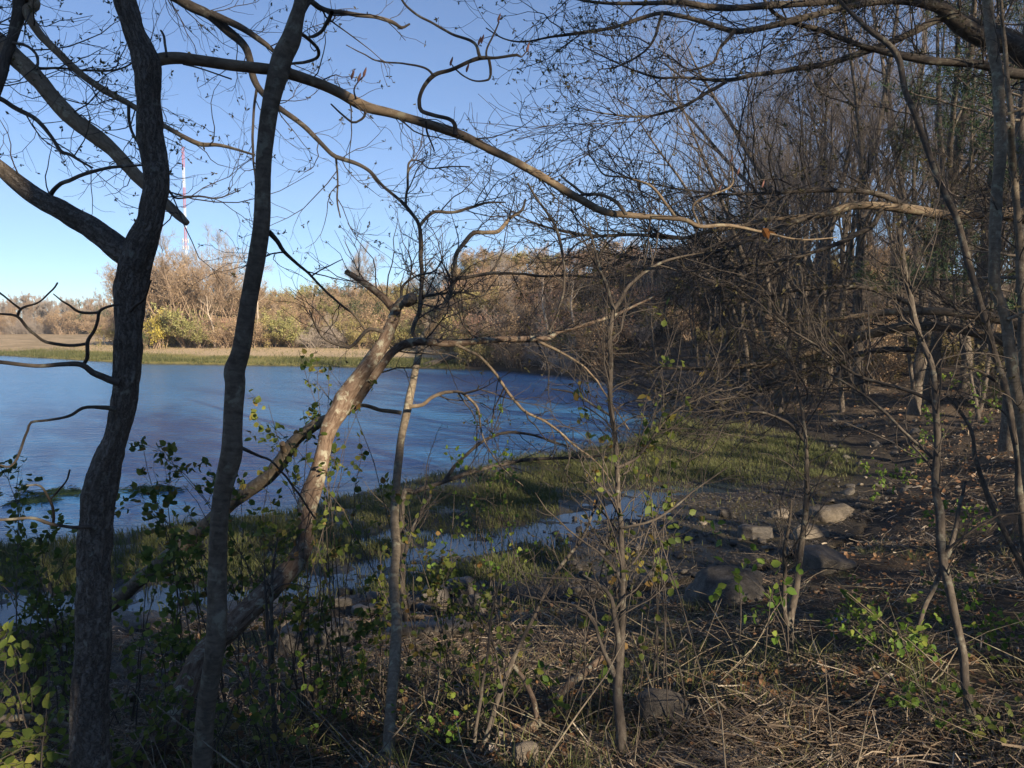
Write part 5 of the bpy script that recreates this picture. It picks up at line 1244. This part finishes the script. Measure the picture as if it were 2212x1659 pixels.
# ------------------------------------------------------------------ marsh grass
def marsh():
    rng = np.random.default_rng(3)
    n = 620000
    x = rng.uniform(-13, 13, n); y = rng.uniform(10.8, 40, n)
    q = np.stack([x, y], 1)
    so, st = sdist(q, OPEN), sdist(q, TOE)
    p3 = np.stack([x, y, 0 * x], 1)
    z = height(x, y)
    dp = seg_dist(q, POOL)
    mudr = (x > 1.0) & (y < 17.5 + (x - 1) * 0.35)      # bare wet gravel in front of the bank
    dens = 0.62 + 0.6 * fbm(p3 * 0.8 + 31, 2)
    dens *= sstep(so, -0.25, 0.35) * sstep(-st, 0.6, 1.6) * (0.10 + 0.90 * sstep(dp, 0.45, 1.3)) * np.where(mudr, 0.02, 1.0)
    dens *= 1 - 0.85 * sstep(y, 29, 33)
    dens *= np.where(z < -0.03, 0.45, 1.0)
    k = rng.random(n) < dens * np.clip(1.5 - y / 40, 0.55, 1.2)
    x, y, z, so = x[k], y[k], z[k], so[k]; n = len(x)
    h = rng.uniform(0.09, 0.26, n) * (0.8 + 0.35 * fbm(np.stack([x, y, 0 * x], 1) * 0.9 + 7, 2))
    w = rng.uniform(0.005, 0.011, n)
    a = rng.uniform(0, 6.28, n); lean = rng.normal(size=(n, 2)) * 0.09 + np.array((-0.04, 0.0))
    b = np.stack([x, y, z - 0.02], 1); s = np.stack([np.cos(a) * w, np.sin(a) * w * 0.5, 0 * a], 1)
    m_ = b + np.stack([lean[:, 0] * h * 1.2, lean[:, 1] * h * 1.2, h * 0.6], 1); t = b + np.stack([lean[:, 0] * h * 4, lean[:, 1] * h * 4, h], 1)
    V = np.stack([b - s, b + s, m_ + s * 0.8, m_ - s * 0.8, t], 1)
    o = (np.arange(n) * 5)[:, None]
    ac = Acc(); tint = np.clip(0.42 + 0.22 * rng.normal(size=n) + 0.2 * fbm(np.stack([x, y, 0 * x], 1) * 0.35, 2), 0, 1)
    ac.add(V, o + np.array([[0, 1, 2, 3]]), None, np.repeat(tint, 5))
    ac.f.append(o + np.array([[3, 2, 4]]))
    ob = ac.build('marsh_grass', M['grass'], None, False, 'stuff')
    ob['label'] = 'short green marsh grass along the edge of the creek'; ob['category'] = 'grass'
marsh()

# salt grass and drift line along the far beach
def far_grass():
    rng = np.random.default_rng(13); n = 90000
    x = rng.uniform(-75, -4, n); fl = np.array(FAR[:9], float)[::-1]
    y = np.interp(x, fl[:, 0], fl[:, 1]) + rng.uniform(-0.3, 17, n) ** 1.0
    q = np.stack([x, y], 1); st = sdist(q, TOE); p3 = np.stack([x * 0.5, y, 0 * x], 1)
    k = (st > -0.6) & (rng.random(n) < np.clip(1.1 - np.abs(st - 2.5) / 4.5, 0.06, 1) * np.clip(0.6 + 0.9 * fbm(p3 * 0.5, 2), 0.05, 1)); x, y, st = x[k], y[k], st[k]; n = len(x)
    h = rng.uniform(0.12, 0.42, n); w = rng.uniform(0.02, 0.05, n); b = np.stack([x, y, np.maximum(height(x, y), -0.05) - 0.02], 1)
    a = rng.uniform(0, 6.28, n); s_ = np.stack([np.cos(a) * w, np.sin(a) * w, 0 * a], 1); t = b + np.stack([rng.normal(size=n) * 0.1, rng.normal(size=n) * 0.1, h], 1)
    ac = Acc(); tint = np.clip(0.45 + 0.2 * rng.normal(size=n) + np.where(st > 6, 0.4, 0), 0, 1)
    ac.add(np.stack([b - s_, b + s_, t], 1), (np.arange(n) * 3)[:, None] + np.array([[0, 1, 2]]), None, np.repeat(tint, 3))
    o = ac.build('beach_grass', M['grass'], None, False, 'stuff'); o['label'] = 'sparse salt grass along the far beach'; o['category'] = 'grass'
far_grass()

# ------------------------------------------------------------------ straw wrack, fallen leaves and sticks on the bank
def litter():
    rng = np.random.default_rng(4)
    def pts(n, lo, hi):
        r = np.sqrt(rng.uniform(2.2 ** 2, hi ** 2, n)) ** 1.0; r = 2.2 * (hi / 2.2) ** rng.random(n) ** 0.85
        th = rng.uniform(-0.66, 0.66, n)
        x, y = r * np.tan(th), r
        return x, y
    n = 170000
    x, y = pts(n, 2.2, 36)
    q = np.stack([x, y], 1); st = sdist(q, TOE)
    p3 = np.stack([x, y, 0 * x], 1)
    patch = fbm(p3 * 0.9 + 50, 3)
    k = (st > -0.5) & (rng.random(n) < np.clip(0.6 + 1.1 * patch, 0.06, 1)) & (rng.random(n) < sstep(st, -0.6, 0.9) + 0.03)
    x, y, patch = x[k], y[k], patch[k]; n = len(x)
    z = height(x, y)
    L = rng.uniform(0.03, 0.22, n) * rng.uniform(0.6, 1.6, n); w = rng.uniform(0.0012, 0.0035, n) * np.clip(y / 5, 0.8, 4.5)
    flow = 0.5 * vnoise(np.stack([x * 0.6, y * 0.6, 0 * x + 9], 1))
    a = flow * 1.5 + rng.normal(size=n) * 0.75
    pitch = rng.normal(size=n) * 0.22 + np.where(rng.random(n) < 0.05, 0.6, 0)
    d = np.stack([np.cos(a) * np.cos(pitch), np.sin(a) * np.cos(pitch), np.sin(pitch)], 1)
    e = np.stack([-np.sin(a), np.cos(a), rng.normal(size=n) * 0.5], 1)
    c = np.stack([x, y, z + rng.uniform(0.004, 0.05, n) * (1 + np.clip(patch, 0, 1))], 1)
    hL = (L / 2)[:, None]; bend = np.stack([0 * x, 0 * x, rng.normal(size=n) * 0.012 - 0.01], 1)
    A, B = c - d * hL + bend, c + d * hL + bend
    s = e * w[:, None]
    V = np.stack([A - s, A + s, c + s, c - s, B - s * .6, B + s * .6], 1)
    o = (np.arange(n) * 6)[:, None]
    ac = Acc(); tint = np.clip(0.45 + 0.3 * rng.normal(size=n), 0, 1)
    ac.add(V, o + np.array([[0, 1, 2, 3]]), None, np.repeat(tint, 6)); ac.f.append(o + np.array([[3, 2, 5, 4]]))
    ob = ac.build('straw', M['straw'], None, False, 'stuff'); ob['label'] = 'dry reed straw strewn over the bank'; ob['category'] = 'straw'
    # fallen leaves
    n = 34000
    x, y = pts(n, 2.2, 42); q = np.stack([x, y], 1); st = sdist(q, TOE)
    k = (st > 0.3) & (y < 60) & (rng.random(n) < np.clip(0.5 + 0.8 * fbm(np.stack([x, y, 0 * x], 1) * 1.1 + 80, 2), 0.1, 1)); x, y = x[k], y[k]; n = len(x)
    pos = np.stack([x, y, height(x, y) + rng.uniform(0.01, 0.045, n)], 1)
    dr = rng.normal(size=(n, 3)); dr[:, 2] *= 0.3
    ac = Acc(); leaves(ac, rng, pos, dr, rng.uniform(0.02, 0.06, n) * np.clip(y / 8, 0.9, 2.6), 0.9, np.clip(0.42 + 0.25 * rng.normal(size=n), 0, 1), 0.5)
    ob = ac.build('fallen_leaves', M['dryleaf'], None, False, 'stuff'); ob['label'] = 'brown fallen leaves scattered over the bank'; ob['category'] = 'leaves'
    # small dead twigs
    n = 2600
    x, y = pts(n, 2.2, 22); q = np.stack([x, y], 1); k = sdist(q, TOE) > -0.4; x, y = x[k], y[k]; n = len(x)
    P = np.zeros((n, 5, 3)); a = rng.uniform(0, 6.28, n); d = np.stack([np.cos(a), np.sin(a), rng.normal(size=n) * 0.25 + 0.1], 1)
    P[:, 0] = np.stack([x, y, height(x, y) + 0.015], 1); L = rng.uniform(0.15, 0.7, n)
    for i in range(1, 5): P[:, i] = P[:, i - 1] + d * (L / 4)[:, None]; d = d + rng.normal(size=(n, 3)) * 0.12
    P[:, 1:, 2] = np.maximum(P[:, 1:, 2], height(P[:, 1:, 0], P[:, 1:, 1]) + 0.01)
    ac = Acc(); tubes(ac, P, np.linspace(1, 0.4, 5)[None] * rng.uniform(0.0018, 0.006, n)[:, None], 4)
    ob = ac.build('dead_twigs', M['pale'], None, True, 'stuff'); ob['label'] = 'small dead twigs strewn through the straw'; ob['category'] = 'twigs'
    # tufts of standing dead and green grass
    n = 8000; m = 200
    cx, cy = pts(m, 2.4, 13); k = sdist(np.stack([cx, cy], 1), TOE) > 0.6; cx, cy = cx[k], cy[k]; i = rng.integers(0, len(cx), n)
    x, y = cx[i] + rng.normal(size=n) * 0.09, cy[i] + rng.normal(size=n) * 0.09
    b = np.stack([x, y, height(x, y) - 0.01], 1); h = rng.uniform(0.05, 0.17, n)
    out = np.stack([x - cx[i], y - cy[i], 0 * x], 1) * 0.9 + rng.normal(size=(n, 3)) * 0.03
    a = rng.uniform(0, 6.28, n); s = np.stack([np.cos(a), np.sin(a), 0 * a], 1) * 0.0022
    t = b + out + np.stack([0 * x, 0 * x, h], 1); mm = b + out * 0.35 + np.stack([0 * x, 0 * x, h * 0.6], 1)
    V = np.stack([b - s, b + s, mm + s, mm - s, t], 1); o = (np.arange(n) * 5)[:, None]
    ac = Acc(); tint = np.clip((i % 10) / 10.0 + rng.normal(size=n) * 0.15, 0, 1); ac.add(V, o + np.array([[0, 1, 2, 3]]), None, np.repeat(tint, 5)); ac.f.append(o + np.array([[3, 2, 4]]))
    ob = ac.build('bank_grass', M['grass'], None, False, 'stuff'); ob['label'] = 'thin grass tufts among the straw'; ob['category'] = 'grass'
litter()

# ------------------------------------------------------------------ stones
def rock_mesh(seed, m, sub=3, flat=0.6):
    import bmesh
    bm = bmesh.new(); bmesh.ops.create_icosphere(bm, subdivisions=sub, radius=0.5)
    v = np.array([q.co for q in bm.verts]); rng = np.random.default_rng(seed)
    v = np.sign(v) * np.abs(v * 2) ** 0.42 * 0.42      # blocky to begin with
    for _ in range(8):         # cleaved faces
        nrm = rng.normal(size=3); nrm /= np.linalg.norm(nrm); c = rng.uniform(0.30, 0.46)
        d = v @ nrm; v = v - np.outer(np.maximum(d - c, 0), nrm)
    nn = v / np.linalg.norm(v, axis=1, keepdims=True)
    v = v + nn * (0.045 * fbm(v * 2.5 + seed, 3) + 0.03 * fbm(v * 7 + seed, 3))[:, None]
    v[:, 2] *= flat
    for q, c in zip(bm.verts, v): q.co = c
    me = bpy.data.meshes.new('stone'); bm.to_mesh(me); bm.free()
    me.polygons.foreach_set('use_smooth', np.full(len(me.polygons), sub > 2)); me.materials.append(M[m])
    return me
def boulder(label, dx, dy, w, hgt, m, seed, rz=0.0, deep=0.8, name='boulder', group=None, cat='rock', tilt=(0, 0)):
    g = G(dx, dy); wm = w / FD * g[1]; hm = hgt / FD * g[1]
    o = bpy.data.objects.new(name, rock_mesh(seed, m, 4, 1.0)); COL.objects.link(o)
    o.scale = (wm / 0.8, wm * deep / 0.8, hm / 0.5); o.location = (g[0], g[1] + wm * deep * 0.35, g[2] + hm * 0.06); o.rotation_euler = (tilt[0], tilt[1], rz)
    tag(o, label, cat, group)
boulder('big flat-topped grey boulder sitting in the straw at the shore', 1580, 1305, 165, 84, 'stone', 11, 0.1)
boulder('pale flat slab of rock jutting from the bank', 1800, 1128, 100, 34, 'tanstone', 12, 0.2, 0.9)
boulder('second pale slab lying against the bank above the gravel', 1760, 1160, 74, 30, 'tanstone', 13, -0.2)
boulder('grey angular rock half buried under overhanging straw', 1800, 1235, 100, 50, 'wetstone', 14, 0.4)
boulder('smooth grey rock resting on the wet gravel', 1640, 1165, 70, 28, 'wetstone', 15)
boulder('low tan rock beside the shallow channel', 1690, 1118, 48, 18, 'tanstone', 16)
boulder('rounded dark rock out on the mud', 1572, 1118, 36, 20, 'wetstone', 17)
boulder('mossy round boulder at the bottom of the straw slope by the dark sapling', 1440, 1575, 110, 70, 'wetstone', 18)
boulder('pale stone at the foot of the reddish lying branch', 1130, 1662, 70, 40, 'tanstone', 19)
boulder('long dark rock ledge by the pools', 920, 1385, 170, 40, 'wetstone', 20, 0.1, 0.5)
boulder('brown rounded rock by the pools', 985, 1290, 70, 40, 'wetstone', 21)
boulder('grey square rock behind the lying dead branch', 1020, 1330, 60, 44, 'stone', 22)
boulder('dark low rock at the water pool behind the lichened sapling', 940, 1300, 60, 30, 'wetstone', 23)
boulder('pale upright stone behind the twin stems', 605, 1390, 34, 46, 'tanstone', 24)
boulder('broad grey rock between the twin stems and lichened sapling', 680, 1410, 150, 60, 'stone', 25)
rs = np.random.default_rng(77)
cob = [rock_mesh(700 + i, 'stone', 3, 0.75) for i in range(5)] + [rock_mesh(720 + i, 'wetstone', 3, 0.7) for i in range(4)] + [rock_mesh(740 + i, 'tanstone', 3, 0.65) for i in range(2)]
def cobble(dx, dy, w, ids, label, group):
    g = G(dx, dy); s = w / FD * g[1]
    o = bpy.data.objects.new('stone', cob[int(rs.choice(ids))]); COL.objects.link(o)
    o.location = (g[0], g[1], g[2] + s * 0.12); o.scale = (s, s * rs.uniform(0.7, 1.1), s * rs.uniform(0.6, 1.0)); o.rotation_euler = (rs.normal() * 0.3, rs.normal() * 0.3, rs.uniform(0, 6.28))
    tag(o, label, 'stone', group)
for _ in range(46): cobble(rs.uniform(250, 480), rs.uniform(1400, 1520), rs.uniform(18, 50), [0, 1, 2, 3, 4, 9, 10], 'grey stone in the rubble bank between the two trunks', 'rubble stones between the two trunks')
for _ in range(22): cobble(rs.uniform(60, 180), rs.uniform(1390, 1520), rs.uniform(18, 45), [5, 6, 7, 8, 0, 1], 'dark stone in the rubble behind the furrowed trunk', 'rubble stones behind the furrowed trunk')
for _ in range(30): cobble(rs.uniform(640, 1130), rs.uniform(1285, 1400), rs.uniform(22, 60), [5, 6, 7, 8, 0], 'dark wet stone along the edge of the tidal pools', 'wet stones along the pools')
for _ in range(70): cobble(rs.uniform(1150, 1700), rs.uniform(1120, 1290), rs.uniform(7, 26), [5, 6, 7, 8, 5, 6, 10], 'small dark stone on the wet gravel flat', 'stones on the gravel flat')
for _ in range(44): cobble(rs.uniform(1760, 1980), rs.uniform(905, 1120), rs.uniform(8, 30), [0, 1, 2, 5, 6, 9], 'grey stone along the foot of the cove bank', 'stones along the foot of the cove bank')

def pebbles():
    rng = np.random.default_rng(9); n = 9000
    x = rng.uniform(-3, 8, n); y = rng.uniform(10.5, 20, n); q = np.stack([x, y], 1); st = sdist(q, TOE)
    z = height(x, y); k = (st < 0.4) & (st > -4.5) & (seg_dist(q, POOL) < 4.5) & (x > -2 + (y - 12) * 0.55) & (z > -0.06); x, y, z = x[k], y[k], z[k]; n = len(x)
    s = rng.uniform(0.012, 0.05, n)
    t = np.array([(1, 0, 0), (-1, 0, 0), (0, 1, 0), (0, -1, 0), (0, 0, .6), (0, 0, -.6)], float)
    V = np.stack([x, y, z + s * 0.1], 1)[:, None, :] + t[None] * s[:, None, None] * rng.uniform(0.6, 1.3, (n, 6, 1))
    F = np.array([(0, 2, 4), (2, 1, 4), (1, 3, 4), (3, 0, 4), (2, 0, 5), (1, 2, 5), (3, 1, 5), (0, 3, 5)])
    a = Acc(); a.add(V, (F[None] + (np.arange(n) * 6)[:, None, None]).reshape(-1, 3))
    o = a.build('gravel', M['wetstone'], None, False, 'stuff'); o['label'] = 'wet gravel on the tidal flat'; o['category'] = 'gravel'
pebbles()
# floating weed patches close to the marsh edge
def weed(dx, dy, w, seed, label):
    rng = np.random.default_rng(seed); p = W(dx, dy, 4.0 * FD / (dy - 695)); p[2] = 0
    n = 260; a = Acc(); wm = w / FD * p[1]
    q = rng.normal(size=(n, 2)) * np.array((wm * 0.28, wm * 0.22)); P = np.zeros((n, 4, 3)); d = rng.normal(size=(n, 3)); d[:, 2] *= 0.1
    P[:, 0, :2] = q; P[:, 0, 2] = 0.012
    for i in range(1, 4): P[:, i] = P[:, i - 1] + d * 0.06; P[:, i, 2] = rng.uniform(0.003, 0.03, n)
    tubes(a, P, np.full((n, 4), 0.007), 4); o = a.build('seaweed_patch', M['needle'], None, True, 'stuff'); o.location = p
    tag(o, label, 'seaweed')
weed(330, 1062, 110, 1, 'dark seaweed patch breaking the water just off the marsh, beside the trunks')
weed(140, 1068, 120, 2, 'wide dark seaweed patch on the water between furrowed trunk and open creek')
weed(75, 1087, 60, 3, 'small seaweed patch on the water near the marsh edge')

# bleached driftwood and a blue scrap in the litter
def drift(label, dx, dy, shape, seed, r):
    g = G(dx, dy); a = Acc()
    limb(a, [(x, y, z + r, r * k) for x, y, z, k in shape], 10, 0.01, 0.08, 40, 0.0, True, 0.1, seed)
    o = a.build('bleached_stick', M['bleached']); o.location = g; tag(o, label, 'stick')
drift('short hooked bleached stick lying in the litter by the grey sapling', 1775, 1420, [(-0.02, 0.1, 0.05, 0.6), (-0.03, 0.05, 0.03, 1), (-0.02, 0, 0.0, 1), (0.06, -0.03, 0, 0.8)], 1, 0.011)
drift('thin bleached stick lying on the straw slope beside green shoots', 2085, 1565, [(-0.07, 0, 0, 0.7), (0, 0.01, 0.005, 1), (0.07, -0.01, 0.01, 0.6)], 2, 0.009)
def scrap():
    g = G(1818, 1348); rng = np.random.default_rng(2); a = Acc()
    x, y = np.meshgrid(np.linspace(-0.05, 0.05, 8), np.linspace(-0.03, 0.03, 6), indexing='ij'); z = 0.03 + 0.02 * vnoise(np.stack([x * 40, y * 40, 0 * x], -1))
    V = np.stack([x, y, z], -1).reshape(-1, 3); i = (np.arange(7) * 6)[:, None] + np.arange(5)[None]
    a.add(V, np.stack([i, i + 6, i + 7, i + 1], -1).reshape(-1, 4))
    m, n, l, b = mat('blue_plastic', 0.4, 0.5); t = noise(n, l, None, 30.0); r = ramp(n, [(0.3, (0.16, 0.25, 0.6)), (0.7, (0.3, 0.4, 0.75))]); l.new(t.outputs['Fac'], r.inputs['Fac']); l.new(r.outputs[0], b.inputs['Base Color'])
    o = a.build('plastic_scrap', m); o.location = g; tag(o, 'small crumpled blue plastic scrap in the litter', 'litter')
scrap()
